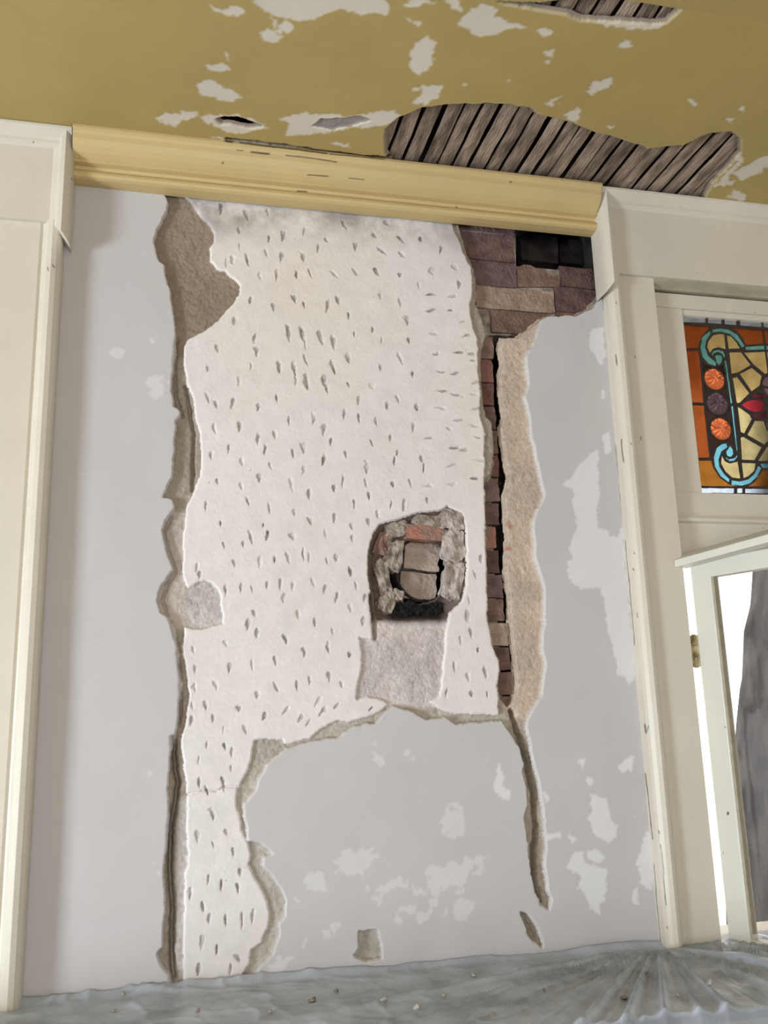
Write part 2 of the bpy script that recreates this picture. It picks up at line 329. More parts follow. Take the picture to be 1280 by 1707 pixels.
# ---- cracks: deep slots along the broken edges
def crack(pts, w, dep):
    global hgt
    d = segdist(SX_, SY_, pts, w*4); hgt = hgt + dep*np.exp(-(d/w)**2)
crack([(290, 1230), (291, 1270), (296, 1310), (292, 1340), (285, 1380), (283, 1440), (284, 1470), (287, 1520), (286, 1560), (286, 1595), (289, 1635)], 4.2, 0.034)
crack([(858, 1185), (864, 1212), (875, 1246), (885, 1285), (893, 1321), (896, 1354), (898, 1387), (893, 1420), (894, 1450), (897, 1480), (906, 1505)], 3.6, 0.034)
crack([(873, 1526), (884, 1545), (893, 1568)], 3.5, 0.014)
crack([(312, 1326), (332, 1322), (347, 1317), (362, 1319), (376, 1311), (397, 1312)], 1.5, 0.010)
crack([(308, 640), (314, 665), (318, 690), (323, 720), (322, 755), (323, 785), (320, 812)], 3.0, 0.018)
crack([(296, 560), (292, 600), (291, 640), (296, 670), (305, 690)], 3.0, 0.012)
crack([(285, 860), (274, 885), (280, 915), (288, 938), (292, 950), (280, 970), (270, 1000), (284, 1035), (297, 1075), (301, 1130), (302, 1170), (299, 1210)], 2.6, 0.012)
crack([(620, 990), (624, 1030), (627, 1062)], 3.0, 0.03)
# ---- hack marks in the white coat
G = []
for ox, oy, s, pts in (
 (240, 290, 4, [(518,205),(685,255),(825,240),(633,360),(640,465),(835,415),(932,405),(1070,370),(1225,430),(1165,480),(595,555),(555,585),(690,565),(817,515),(918,540),(1065,545),(775,670),(888,665),(1018,655),(1112,645),(1275,655),(712,830),(865,875),(1010,820),(1075,860),(1230,865),(605,965),(740,1080),(755,1170),(965,1045),(1060,1065),(1180,1080),(1270,1110),(493,1150),(1080,1230),(1265,1270),(425,1290),(720,1270),(905,1280),(1005,1300),(635,1360),(1085,1365),(1205,1365)]),
 (540, 340, 4, [(140,125),(345,195),(425,115),(30,235),(215,270),(395,300),(515,220),(650,220),(525,325),(785,295),(88,465),(215,440),(358,435),(512,460),(730,435),(640,525),(712,590),(885,410),(910,520),(385,600),(97,630),(30,670),(512,645),(855,605),(715,700),(850,700),(168,730),(565,765),(930,775),(330,825),(205,860),(390,900),(570,900),(740,855),(960,865),(68,920),(750,990),(900,980),(990,990),(170,1025),(515,1025),(380,1085),(70,1095),(600,1125),(785,1110),(880,1120),(1000,1035),(170,1195),(330,1205),(22,1225),(800,1235),(880,1265),(1005,1260),(1020,1180),(235,1300),(500,1290),(428,1340),(625,1350),(780,1350),(1028,1355),(140,1400),(240,1420),(900,1435)]),
 (240, 620, 4, [(635,50),(1015,40),(1090,75),(1215,90),(425,170),(480,210),(595,190),(765,230),(885,165),(470,370),(640,355),(970,315),(1135,315),(1208,370),(765,440),(875,405),(565,505),(812,515),(450,550),(655,590),(995,530),(1070,500),(1255,455),(845,615),(1200,585),(1070,645),(490,720),(650,755),(775,700),(983,735),(1275,770),(1105,805),(415,890),(695,860),(835,905),(1005,930),(515,1005),(1115,990),(1275,965),(800,1015),(825,1085),(715,1100),(665,1140),(530,1150),(995,1095),(1220,1075),(605,1265),(775,1255),(875,1250),(968,1240),(1065,1215),(1105,1235),(1222,1260),(370,1345),(355,1300),(545,1450),(650,1440),(722,1445),(825,1420),(912,1405),(995,1425),(1130,1395),(1210,1440),(935,1505)]),
 (540, 620, 4, [(510,180),(428,225),(625,235),(335,85),(168,75),(235,180),(138,285),(240,315),(352,320),(10,365),(603,365),(445,435),(698,435),(57,460),(322,465),(148,540),(493,540),(478,590),(657,575),(672,635),(288,645),(10,580),(130,725),(75,770),(285,730),(462,745),(582,730),(702,755),(692,850),(305,820),(210,875),(455,885),(538,880),(365,940),(88,965),(300,990),(188,1025),(20,1080),(195,1105),(85,1240),(20,1260),(180,1330),(222,1420),(280,1500),(90,1500),(820,120),(880,145),(780,230),(905,320),(1010,350),(840,370),(1030,430),(935,515),(870,500),(1045,580),(850,620),(850,740),(1005,705),(1060,1235),(1020,1350),(1005,140),(1025,235)]),
 (240, 940, 3.2, [(520,120),(578,130),(660,112),(730,105),(797,118),(902,95),(968,128),(1032,168),(1105,235),(1175,305),(1105,40),(1138,118),(1185,185),(750,195),(590,260),(558,320),(607,365),(825,270),(915,310),(1010,355),(757,400),(437,425),(857,470),(985,450),(1103,485),(703,515),(580,540),(455,555),(265,455),(275,558),(270,655),(388,650),(605,700),(712,665),(820,650),(890,620),(992,595),(1062,640),(258,755),(330,760),(370,825),(508,770),(645,815),(757,785),(935,735),(955,790),(1030,760),(838,830),(880,850),(1215,775),(425,885),(540,885),(255,835),(337,970),(432,975),(472,1005),(295,1045),(468,1090),(298,1170),(422,1160),(430,1195),(338,1215)]),
 (240, 1280, 4, [(370,105),(528,95),(462,320),(355,460),(550,430),(460,515),(595,565),(432,750),(515,785),(645,700),(625,810),(308,855),(438,1010),(545,1020),(655,1020),(730,1010),(390,1170),(485,1215),(365,1360),(577,1360),(632,1275),(393,935)]),
 (700, 780, 3.368, [(285,740),(275,830),(235,965),(335,1020),(200,1120),(375,1145),(280,1170),(155,1260),(300,1270),(385,1270),(350,505),(320,600),(295,920)])):
    for p in crop(ox, oy, s, pts):
        if all(math.hypot(p[0]-q[0], p[1]-q[1]) > 6 for q in G): G.append(p)
gouge = np.zeros(SH); grg = random.Random(5)
dpx = abs(PX[0, 1]-PX[0, 0])
for (x, y) in G:
    ang = grg.uniform(-0.3, 0.22); ln = grg.uniform(5.5, 11.0); wd_ = grg.uniform(2.6, 5.8); dep = grg.uniform(0.004, 0.009)
    if x > 712 and 480 < y < 830: ang = math.pi/2 + grg.uniform(-0.25, 0.3); wd_ *= 0.8; dep *= 0.75
    elif y < 470 and x > 540: ang = grg.uniform(-1.1, -0.5) if grg.random() < 0.6 else ang
    elif 1160 < y < 1230 and x > 420: ang = grg.uniform(0.5, 0.9); ln *= 1.15
    elif 465 < x < 560 and 540 < y < 665: ln *= 1.55; wd_ *= 1.15; ang = grg.uniform(-.3, -.05)
    elif y > 1340: ln *= 1.25
    ca, sa = math.cos(ang), math.sin(ang)
    w0 = P(x, y, 0); ci = int((w0[0]-gx[0])/ST); cj = int((w0[2]-gz[0])/ST); k = 24
    sl = (slice(max(cj-k, 0), cj+k), slice(max(ci-k, 0), ci+k))
    dx, dy = SX_[sl]-x, SY_[sl]-y
    al = (dy*ca - dx*sa)/ln; ac = (dx*ca + dy*sa)/wd_
    taper = np.clip(1-0.35*(al+1), 0.35, 1)
    r2 = (al**2 + (ac/taper)**2)*(1+1.1*n_fine[sl])
    ins = np.clip(1-r2, 0, 1)
    side = np.clip(0.5-0.5*ac, 0, 1)
    gouge[sl] = np.maximum(gouge[sl], np.clip(ins*2.2, 0, 1)*(0.35 if grg.random() < .2 else 0.7+0.3*grg.random()))
    hgt[sl] += np.sqrt(ins)*(0.25+0.75*side)*dep*(LYR[sl] == 1)

# ---- pigments
def patch(cx, cy, rx, ry, amp=1.0): return amp*np.exp(-((PX-cx)/rx)**2-((PY-cy)/ry)**2)
skim_c = lin(202, 197, 197)*np.ones(SH+(3,))
skim_c = skim_c*(1+0.02*n_big[..., None])
scr = np.zeros(SH, bool); RFX = fbm(SH, 8, 35, 3, 0.8)*6; RFY = fbm(SH, 8, 36, 3, 0.8)*5
for poly in (
 crop(700, 780, 3.368, [(870,30),(1005,-90),(1000,90),(1000,210),(990,340),(1050,345),(1060,385),(1110,390),(1130,330),(1150,500),(1190,900),(1210,1090),(1200,1180),(1175,1230),(1145,1170),(1110,1160),(1090,1000),(1050,930),(1040,780),(1020,680),(960,680),(900,680),(850,640),(815,575),(845,560),(845,430),(880,340),(880,290),(855,230),(870,140),(815,90)]),
 crop(700, 340, 3.368, [(840,1560),(900,1450),(990,1380),(1005,1400),(1000,1500),(960,1560)]),
 crop(700, 340, 3.368, [(955,740),(970,700),(1025,690),(1030,740),(1035,850),(1020,915),(985,870),(955,810)]),
 crop(700, 340, 3.368, [(1025,1300),(1060,1285),(1075,1390),(1035,1400)]), crop(700, 340, 3.368, [(1010,1035),(1030,1045),(1035,1085),(1015,1090)]),
 crop(820, 1150, 3.633, [(515,430),(540,415),(560,420),(545,480),(520,455)]), crop(820, 1150, 3.633, [(755,460),(790,430),(860,390),(850,440),(840,490),(790,500)]),
 crop(820, 1150, 3.633, [(565,520),(620,545),(590,590),(570,560)]), crop(820, 1150, 3.633, [(600,620),(650,640),(700,660),(715,770),(755,820),(750,890),(710,915),(620,880),(580,770),(605,740)]),
 crop(820, 1150, 3.633, [(460,1070),(510,980),(545,985),(550,1040),(600,1065),(690,1080),(700,1170),(670,1280),(640,1365),(600,1320),(560,1240),(515,1195),(545,1110),(500,1110)]),
 crop(820, 1150, 3.633, [(580,975),(640,970),(690,1020),(640,1050),(590,1030)]), crop(820, 1150, 3.633, [(935,850),(955,860),(985,1040),(990,1150),(965,1220),(890,1175),(905,1110),(875,1050),(900,960)]),
 crop(820, 1150, 3.633, [(875,1195),(885,1200),(880,1310),(850,1310),(845,1270)]), crop(820, 1150, 3.633, [(335,870),(420,865),(425,895),(340,910)]),
 crop(820, 1150, 3.633, [(465,860),(500,900),(480,930)]), crop(820, 1150, 3.633, [(20,540),(45,440),(75,500),(75,580),(115,610),(105,655),(55,660),(15,600)]), crop(820, 1150, 3.633, [(310,610),(350,640),(320,690)])):
    scr |= inpoly(WX+RFX, WY+RFY, poly)
env = np.zeros(SH)
for a in ((650,1260,45,32,.55),(745,1375,45,28,.75),(640,1365,55,22,.5),(700,1470,110,34,.6),(520,1480,40,34,.55),(535,1560,42,40,.6),(740,1515,70,30,.55),(600,1440,60,30,.45),(830,1310,16,30,.5),(265,550,22,26,.62),(195,590,20,14,.6),(268,640,26,40,.55),(690,1265,30,30,.55),(800,1440,60,40,.4),(470,1610,40,24,.5),(600,1500,60,40,.4)):
    env = np.maximum(env, patch(*a))
spk = fbm(SH, 26, 31, 5, 0.62)
scr_s = blur(np.maximum(scr, .55*((env*1.25 + spk*0.9) > 0.60))*(LYR == 0), 1)[..., None]
skim_c = skim_c*(1-scr_s) + lin(228, 225, 226)*scr_s
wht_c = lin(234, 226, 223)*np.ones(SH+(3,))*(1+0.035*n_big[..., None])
warm = np.clip(patch(500, 470, 130, 170, .8)+patch(800, 620, 30, 160, .6)+n_mid*0.25, 0, 1)[..., None]
wht_c = wht_c*(1-warm*0.6) + lin(233, 221, 204)*warm*0.6
grim = np.clip(np.clip((405+0.02*PX-PY)/60, 0, 1)*(0.5+0.9*fbm(SH, 34, 41, 5, 0.65)) + np.clip((PX-690)/90, 0, 1)*np.clip((480-PY)/90, 0, 1)*0.35, 0, 0.75)[..., None]  # grime plus the cornice's shadow, both put into the colour
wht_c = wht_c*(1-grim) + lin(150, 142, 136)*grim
gz_ = np.clip(gouge*(0.75+0.7*n_fine), 0, 1)[..., None]
wht_c = wht_c*(1-gz_*0.9) + lin(112, 105, 101)*gz_*0.9
mor_c = lin(166, 154, 141)*np.ones(SH+(3,))
def zone(poly, c, soft=3):
    global mor_c
    k = blur(inpoly(WX, WY, poly).astype(float), soft)[..., None]; mor_c = mor_c*(1-k) + lin(*c)*k
zone([(240, 300), (420, 300), (420, 570), (270, 600)], (150, 134, 119))
zone([(820, 520), (920, 520), (920, 1210), (845, 1210), (835, 600)], (196, 177, 160))
zone([(590, 1028), (760, 1028), (760, 1180), (590, 1180)], (205, 194, 190))
zone([(258, 850), (312, 850), (312, 1045), (258, 1045)], (196, 183, 174))
zone([(312, 960), (380, 960), (380, 1055), (312, 1055)], (196, 188, 184))
zone([(296, 1330), (320, 1330), (320, 1660), (288, 1660)], (196, 188, 182))
zone([(390, 1185), (850, 1185), (850, 1700), (390, 1700)], (182, 174, 163))
zone([(855, 1200), (925, 1200), (925, 1600), (860, 1600)], (176, 164, 150))
zone([(610, 836), (790, 836), (790, 1034), (610, 1034)], (122, 108, 100))  # mortar between the stones darkened, shade of the gaps put into the colour
zone([(655, 998), (752, 998), (742, 1036), (650, 1034)], (52, 48, 47), 6)
red = np.clip((fbm(SH, 30, 51, 4, 0.6)-0.28)*5, 0, 1)*np.exp(-((PX-850)/14)**2)*(PY > 560)*(PY < 1000)
mor_c = mor_c*(1-red[..., None]*0.8) + lin(172, 112, 92)*red[..., None]*0.8
mor_c = mor_c*(1+0.16*n_mid[..., None]+0.12*n_fine[..., None])
# freshly broken edges of the paint coat show pale plaster
edge0 = np.clip(blur(opn.astype(float), 2)*2.2, 0, 1)[..., None]*(~opn)[..., None]
skim_c = skim_c*(1-edge0*0.7) + lin(222, 214, 206)*edge0*0.7
fm = lambda a: np.stack([a[:-1, :-1], a[:-1, 1:], a[1:, 1:], a[1:, :-1]])
FL = fm(LYR); fmin = FL.min(0)
gone = fm(blur(hole.astype(float), 2) > 0.999).all(0)
grid_mesh('painted_plaster', GX, hgt, GZ, (fmin == 0), skim_c, 'skim', wall)['label'] = 'grey painted plaster coat with pale scraped patches'
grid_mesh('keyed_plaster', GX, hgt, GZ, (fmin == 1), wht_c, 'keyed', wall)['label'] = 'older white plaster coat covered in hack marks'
grid_mesh('mortar_bed', GX, hgt, GZ, (fmin >= 2) & ~gone, mor_c, 'mortar', wall)['label'] = 'rough grey-brown mortar laid bare'

# ---- brickwork behind the plaster
def brick_px(px0, py0, px1, py1, Y, m, depth=0.10, amp=0.0022, seed=0, left=None):
    a = P((px0+px1)/2, py0, Y); b = P((px0+px1)/2, py1, Y); x0 = P(px0, (py0+py1)/2, Y)[0]; x1 = P(px1, (py0+py1)/2, Y)[0]
    if left is not None: x0 = x1-left
    h = a[2]-b[2]
    return rough_block('brick', ((x0+x1)/2, Y+depth/2, (a[2]+b[2])/2), (x1-x0, depth, h), m, wall, amp, 3, seed)
for i, (x0, y0, x1, y1, Y, m) in enumerate((
  (752, 388, 856, 433, .042, 'brick_dark'), (752, 345, 856, 386, .048, 'brick_purple'), (785, 437, 859, 477, .042, 'brick_purple'),
  (934, 447, 1012, 480, .043, 'brick_dark'), (793, 481, 923, 517, .040, 'brick_tan'), (926, 482, 1015, 522, .042, 'brick_dark'),
  (819, 520, 912, 557, .040, 'brick_brown'), (926, 523, 1015, 560, .045, 'brick_brown'))):
    brick_px(x0, y0, x1, y1, Y, m, seed=i+1)
q = [P(x, y, .042) for x, y in ((863, 478), (863, 446), (872, 441), (884, 442), (912, 456), (931, 463), (932, 478))]
prism('brick', [(p[0], p[2]) for p in q], .042, .14, 'brick_brown', wall)
crk = [(557, 830), (600, 826), (640, 826), (690, 832), (740, 834), (784, 836), (839, 838), (884, 832), (930, 836), (958, 841), (1000, 844), (1032, 848), (1077, 853), (1136, 858), (1180, 858)]
def crk_x(y): return float(np.interp(y, [c[0] for c in crk], [c[1] for c in crk]))
y = 559.0; i = 0; cyc = ['brick_brown', 'brick_red', 'brick_red', 'brick_dark', 'brick_brown', 'brick_red', 'brick_purple', 'brick_dark', 'brick_orange', 'brick_dark', 'brick_purple', 'brick_brown', 'brick_tan', 'brick_dark', 'brick_brown']
while y < 1176:
    y2 = y+40+random.uniform(-1, 2); xm = crk_x((y+y2)/2)
    brick_px(xm-60, y, xm-5+random.uniform(-1.5, 1.5), y2-3, .034+random.uniform(-.003, .006), cyc[i % len(cyc)], seed=40+i, left=0.13)
    y = y2; i += 1
# mortar between the courses, the rubble on the far side of the crack, and the wall core
bx = lambda px, py, Y: float(P(px, py, Y)[0])
core = [(bx(872, 560, .03), float(P(850, 575, .03)[2])), (bx(852, 700, .03), float(P(845, 700, .03)[2])), (bx(857, 800, .03), float(P(850, 800, .03)[2])), (bx(857, 950, .03), float(P(850, 950, .03)[2])), (bx(866, 1090, .03), float(P(860, 1090, .03)[2])), (bx(866, 1190, .03), float(P(866, 1190, .03)[2])), (bx(905, 1190, .03), float(P(905, 1190, .03)[2])), (bx(930, 560, .03), float(P(905, 565, .03)[2]))]
prism('mortar_core', core, .032, .19, 'rubble', wall)
zt = float(P(850, 440, .05)[2]); xv = float(P(862, 420, .05)[0])
prism('mortar_core', [(bx(760, 340, .06), ZC), (bx(760, 480, .06), float(P(780, 480, .06)[2])), (bx(775, 560, .06), float(P(800, 560, .06)[2])), (bx(780, 1180, .06), float(P(820, 1180, .06)[2])), (bx(836, 1180, .06), float(P(846, 1180, .06)[2])), (bx(818, 880, .06), float(P(826, 880, .06)[2])), (bx(812, 562, .06), float(P(822, 562, .06)[2])), (bx(860, 560, .06), float(P(860, 560, .06)[2])), (XR+.02, float(P(1000, 560, .06)[2])), (XR+.02, zt-0.006), (bx(858, 445, .06), zt-0.006), (bx(857, 340, .06), ZC)], .050, .13, 'rubble', wall)
box('chimney_core', XL, XR+.10, .26, .34, .90, ZC, 'sootbrick', wall)
for k, (x0, y0, x1, y1, Y) in enumerate(((868, 392, 930, 436, .14), (934, 402, 1000, 440, .17), (880, 348, 960, 388, .17), (960, 352, 1010, 398, .19))):
    brick_px(x0, y0, x1, y1, Y, 'sootbrick', 0.09, 0.003, 70+k)

# ---- the old flue opening: broken rubble ring, liner, two bricks stopping it, soot
fc = P(703, 951, .08)
bm = bmesh.new(); ring = []
for yy, rr in ((.058, .082), (.060, .088), (.20, .088), (.20, .082)):
    ring.append([bm.verts.new((fc[0]+rr*math.cos(a)*(1+.02*math.sin(3*a)), yy, fc[2]+rr*1.08*math.sin(a))) for a in np.linspace(0, 2*math.pi, 40)[:-1]])
for a, b in zip(ring, ring[1:]+ring[:1]):
    for i in range(39): bm.faces.new((a[i], a[(i+1) % 39], b[(i+1) % 39], b[i]))
from_bm('flue_liner', bm, 'steel', wall, True)['label'] = 'dark rusted flue liner ring'
from mathutils import noise as mnoise
def stone(px0, py0, px1, py1, Y, m, depth=.04, seed=0, rot=0.0, rnd=.55, name='rubble_stone'):
    c = P((px0+px1)/2, (py0+py1)/2, Y); w = abs(P(px1, py0, Y)[0]-P(px0, py0, Y)[0]); h = abs(P(px0, py0, Y)[2]-P(px0, py1, Y)[2])
    bm = bmesh.new(); bmesh.ops.create_cube(bm, size=1)
    bmesh.ops.subdivide_edges(bm, edges=list(bm.edges), cuts=7, use_grid_fill=True)
    q = Matrix.Rotation(rot, 3, 'Y'); off = Vector((seed*3.7, seed*1.3, 0)); amp = .34*rnd+.05
    for v in bm.verts:
        p = v.co.copy(); p = p.lerp(p.normalized()*0.60, rnd)
        p += p.normalized()*amp*(mnoise.noise(p*2.6+off)*1.1 + .5*mnoise.noise(p*7+off))
        v.co = q @ Vector((p.x*w*.97, p.y*depth, p.z*h*.97)) + Vector((c[0], Y+depth*.4, c[2]))
    return from_bm(name, bm, m, wall, False)
for k, a in enumerate(((644, 901, 671, 950, .026, 'rubble', .05, .30), (628, 935, 650, 988, .030, 'rubble', .05, -.15), (654, 983, 673, 1000, .034, 'brick_grey', .03, .25),
                       (740, 881, 776, 938, .024, 'rubble_pale', .055, -.1), (740, 936, 772, 998, .026, 'rubble_pale', .055, .22), (736, 846, 775, 880, .016, 'rubble_pale', .04, .1),
                       (624, 886, 652, 928, .036, 'brick_brown', .05, .35), (640, 868, 682, 896, .032, 'rubble', .05, -.3), (630, 984, 658, 1022, .036, 'rubble', .05, .3),
                       (690, 858, 742, 878, .024, 'rubble', .035, .05))):
    stone(*a[:6], a[6], 100+k, a[7], .42)
stone(676, 876, 740, 901, .034, 'brick_orange', .07, 130, .06, .06, 'brick')
stone(672, 905, 732, 952, .085, 'brick_grey', .10, 131, .09, .04, 'brick'); stone(665, 954, 726, 1000, .080, 'brick_grey', .10, 132, .09, .04, 'brick')
for k in range(20):
    t = random.random(); stone(656+82*t, 1000+random.uniform(0, 16), 664+74*t+random.uniform(9, 18), 1012+random.uniform(4, 18), .040+random.uniform(0, .02), 'soot', .025, 150+k, random.uniform(-1, 1), .6, 'soot_lump')

# ================================================================== CEILING
ceil = empty('ceiling', (0, 0, 0), 'structure')
SC_ = 0.0026
cx_ = np.arange(-0.95, 2.0, SC_); cy_ = np.arange(-0.80, 0.004, SC_)
CX, CY = np.meshgrid(cx_, cy_); CS = CX.shape
QX, QY = proj(CX, CY, ZC)
AX = QX + fbm(CS, 16, 61, 4, 0.6)*3.0; AY = QY + fbm(CS, 16, 62, 4, 0.6)*3.0
BX_ = QX + fbm(CS, 12, 63, 4, 0.8)*11.0; BY_ = QY + fbm(CS, 12, 64, 4, 0.8)*7.0
HOLES = [crop(600, 0, 1.882, [(75,440),(80,405),(120,370),(190,340),(300,328),(460,328),(530,340),(560,365),(620,378),(700,400),(740,420),(800,435),(890,460),(900,470),(980,462),(1020,455),(1100,418),(1165,415),(1195,440),(1195,480),(1160,520),(1100,580),(1072,640),(900,660),(760,650),(400,600),(110,560),(80,480)]),
         crop(600, 0, 1.882, [(425,2),(480,16),(560,34),(630,44),(690,66),(800,72),(930,80),(965,75),(1030,0),(1090,-90),(700,-90),(660,0),(560,12)]),
         crop(0, 0, 2, [(720,400),(750,392),(800,395),(850,410),(890,425),(830,430),(770,420),(735,418)])]
ch = np.zeros(CS, bool)
for h_ in HOLES: ch |= inpoly(AX, AY, h_)
GREYH = crop(0, 0, 2, [(1040,420),(1070,400),(1150,395),(1200,390),(1240,400),(1170,425),(1100,435)])
gh = inpoly(AX, AY, GREYH)
FLAKES = [crop(0, 0, 2, p) for p in ([(695,5),(735,30),(800,20),(820,45),(790,55),(745,40),(715,30)], [(850,10),(880,-60),(1290,-60),(1290,40),(1210,45),(1130,25),(1085,45),(1040,65),(990,70),(950,60),(880,35)],
  [(865,115),(905,95),(940,125),(910,150),(870,135)], [(675,220),(745,215),(775,235),(690,235)], [(650,280),(700,270),(745,285),(805,325),(765,340),(720,325),(655,310)],
  [(510,395),(540,378),(655,375),(650,390),(610,405),(585,425),(545,415)], [(655,395),(720,380),(800,385),(880,420),(830,445),(750,440)], [(930,390),(1000,378),(1200,385),(1290,372),(1290,400),(1160,430),(1010,450),(945,450),(960,420)],
  [(1100,480),(1170,480),(1165,495)], [(680,452),(770,470),(850,478),(1000,500),(900,492),(760,474)], [(745,175),(760,180),(752,205)], [(905,50),(925,80),(915,95)])] + \
 [crop(600, 0, 1.882, p) for p in ([(0,-40),(80,-10),(85,45),(30,40),(0,45)], [(130,20),(160,-5),(235,5),(180,20)], [(260,-30),(310,-30),(325,40),(290,25)], [(295,70),(390,10),(425,20),(420,50),(520,80),(480,90),(420,105),(380,118),(340,90)],
  [(150,155),(210,110),(240,135),(230,200),(190,235),(160,210)], [(145,50),(200,70),(180,80)], [(550,95),(570,85),(605,100),(575,115)], [(810,150),(835,118),(852,150)], [(710,290),(740,250),(790,245),(785,275),(740,285),(725,305)],
  [(165,320),(200,290),(190,265),(260,265),(245,310),(200,330)], [(-10,360),(110,345),(130,370),(60,395),(-10,400)], [(770,395),(800,388),(785,403)], [(1165,545),(1240,500),(1290,480),(1290,520),(1230,550),(1200,565)],
  [(1150,620),(1180,595),(1215,610),(1195,630)], [(1110,590),(1200,480),(1200,500),(1140,580)], [(575,165),(605,150),(600,185)], [(575,195),(595,190),(590,205)], [(580,325),(630,300),(600,330)], [(1030,310),(1050,305),(1045,335)], [(1190,335),(1203,330),(1200,355)],
  [(1155,375),(1170,372),(1165,388)], [(640,360),(690,335),(685,385),(655,375)], [(690,62),(930,78),(970,68),(935,90),(800,86)], [(455,250),(468,250),(462,262)], [(320,265),(335,262),(335,275)])]
fk = np.zeros(CS, bool)
for p in FLAKES: fk |= inpoly(BX_, BY_, p)
cn = fbm(CS, 30, 71, 5, 0.6)
cenv = np.zeros(CS)
for a in ((560, 200, 90, 12), (395, 205, 50, 14), (700, 150, 50, 25), (1000, 150, 40, 22), (905, 90, 30, 18), (1150, 170, 30, 12), (470, 60, 30, 30), (1230, 300, 40, 22)):
    cenv = np.maximum(cenv, np.exp(-((QX-a[0])/a[2])**2-((QY-a[1])/a[3])**2))
fk |= (cenv*0.55+cn*0.9) > 0.80
fk &= ~ch
fks = blur(fk.astype(float), 1)
cz = ZC + blur(np.where(ch, 0.012, np.where(gh, 0.006, 0.0)), 1) + fbm(CS, 200, 72, 2)*0.0025 + fks*0.0009 + gh*fbm(CS, 6, 73, 2)*0.003
cc = lin(180, 157, 98)*np.ones(CS+(3,))*(1+0.03*fbm(CS, 160, 74, 3)[..., None])
cc = cc*(1-fks[..., None]) + lin(219, 209, 193)*fks[..., None]
cc = np.where(gh[..., None], lin(150, 142, 136)*(1+0.2*cn[..., None]), cc)
rim = np.clip(blur(ch.astype(float), 3)*2.2, 0, 1)[..., None]*(~ch)[..., None]
cc = cc*(1-rim*0.5) + lin(205, 190, 168)*rim*0.5
cc = np.where(ch[..., None], lin(150, 136, 120), cc)
gap = np.clip(1.5-segdist(AX, AY, [(378, 233), (460, 243), (545, 254), (645, 265), (800, 286)], 9)/2.6, 0, 1); cz = cz+gap*.012; cc = cc*(1-gap[..., None]) + lin(70, 58, 44)*gap[..., None]
cgone = np.stack([(blur(ch.astype(float), 2) > 0.999)[a, b] for a in (slice(0, -1), slice(1, None)) for b in (slice(0, -1), slice(1, None))]).all(0)
grid_mesh('painted_plaster', CX, CY, cz, ~cgone, cc, 'ceil', ceil, flip=True)['label'] = 'ochre ceiling paint flaking to white'
box('plaster_slab', ROOM_XL, ROOM_XR, ROOM_YB, -0.80+SC_, ZC, ZC+.016, 'ceil_plain', ceil)
box('plaster_slab', ROOM_XL, -0.95, -0.80, 0.0, ZC, ZC+.016, 'ceil_plain', ceil)
box('plaster_slab', 2.0-SC_, ROOM_XR, -0.80, 0.0, ZC, ZC+.016, 'ceil_plain', ceil)
box('boarding', -1.0, 2.1, -1.0, 0.3, ZC+.14, ZC+.16, 'darkwood', ceil)
# laths: one strip of wood after the other, running towards the wall
lx = 0.18; lr = random.Random(3); k = 0
while lx < 1.78:
    w_ = lr.uniform(.036, .042); sk = lr.uniform(-.006, .006); zz = ZC+.017+lr.uniform(0, .003)
    bm = bmesh.new(); NS = 14; rows = []
    for j in range(NS+1):
        yy = -0.92+0.93*j/NS; wob = lr.uniform(-.0015, .0015); xa = lx+sk*j/NS+wob; z_ = zz+lr.uniform(-.0008, .0008)
        rows.append([bm.verts.new(p) for p in ((xa, yy, z_+.001), (xa+w_*.5, yy, z_-.0005), (xa+w_+lr.uniform(-.002, .001), yy, z_+.001), (xa+w_, yy, z_+.008), (xa, yy, z_+.008))])
    for a, b in zip(rows[:-1], rows[1:]):
        for i in range(5): bm.faces.new((a[i], a[(i+1) % 5], b[(i+1) % 5], b[i]))
    bm.faces.new(rows[0]); bm.faces.new(list(reversed(rows[-1])))
    from_bm('lath', bm, 'lath', ceil); lx += w_+lr.uniform(.009, .015); k += 1
box('joist', 0.1, 1.9, -0.42, -0.37, ZC+.03, ZC+.14, 'darkwood', ceil)
box('joist', 0.1, 1.9, -0.05, 0.0, ZC+.03, ZC+.14, 'darkwood', ceil)

# ================================================================== CORNICE
CXL = float(P(122, 250, -.06)[0]); CXR = float(P(997, 340, -.06)[0])
dz = ZC
prof = [(.0, dz+.004), (-.098, dz+.002), (-.100, dz-.008), (-.094, dz-.013), (-.090, dz-.020), (-.087, dz-.034), (-.080, dz-.050), (-.069, dz-.064), (-.056, dz-.074), (-.050, dz-.077), (-.050, dz-.082), (-.034, dz-.086), (-.031, dz-.094), (-.034, dz-.100), (-.040, dz-.103), (-.045, dz-.109), (-.046, dz-.116), (-.042, dz-.123), (-.034, dz-.127), (-.012, dz-.129), (.004, dz-.129)]
CHIPS = [([(x/2, y/2) for x, y in p], w) for p, w in (([(752, 470), (775, 474)], 2.2), ([(790, 502), (812, 503)], 1.2), ([(838, 507), (895, 512)], 2.2), ([(920, 490), (1090, 512)], 1.6), ([(955, 519), (1000, 522), (1060, 530), (1120, 540)], 1.3),
         ([(1025, 583), (1095, 588)], 1.4), ([(990, 636), (1022, 639)], 1.4), ([(1160, 594), (1215, 600)], .9), ([(742, 542), (744, 545)], 2.0), ([(800, 476), (920, 491)], 1.5), ([(1100, 514), (1280, 530)], 1.3))] + [([(1000, 340), (994, 372)], 1.5), ([(760, 345), (762, 346)], 1.6), ([(850, 303), (852, 304)], 1.6)]
tr1 = swept_relief('trim_1', prof[::-1], 'x', CXL, CXR, .004, CHIPS, (204, 179, 126), 'cornice', None, 90); tr1['kind'] = 'structure'
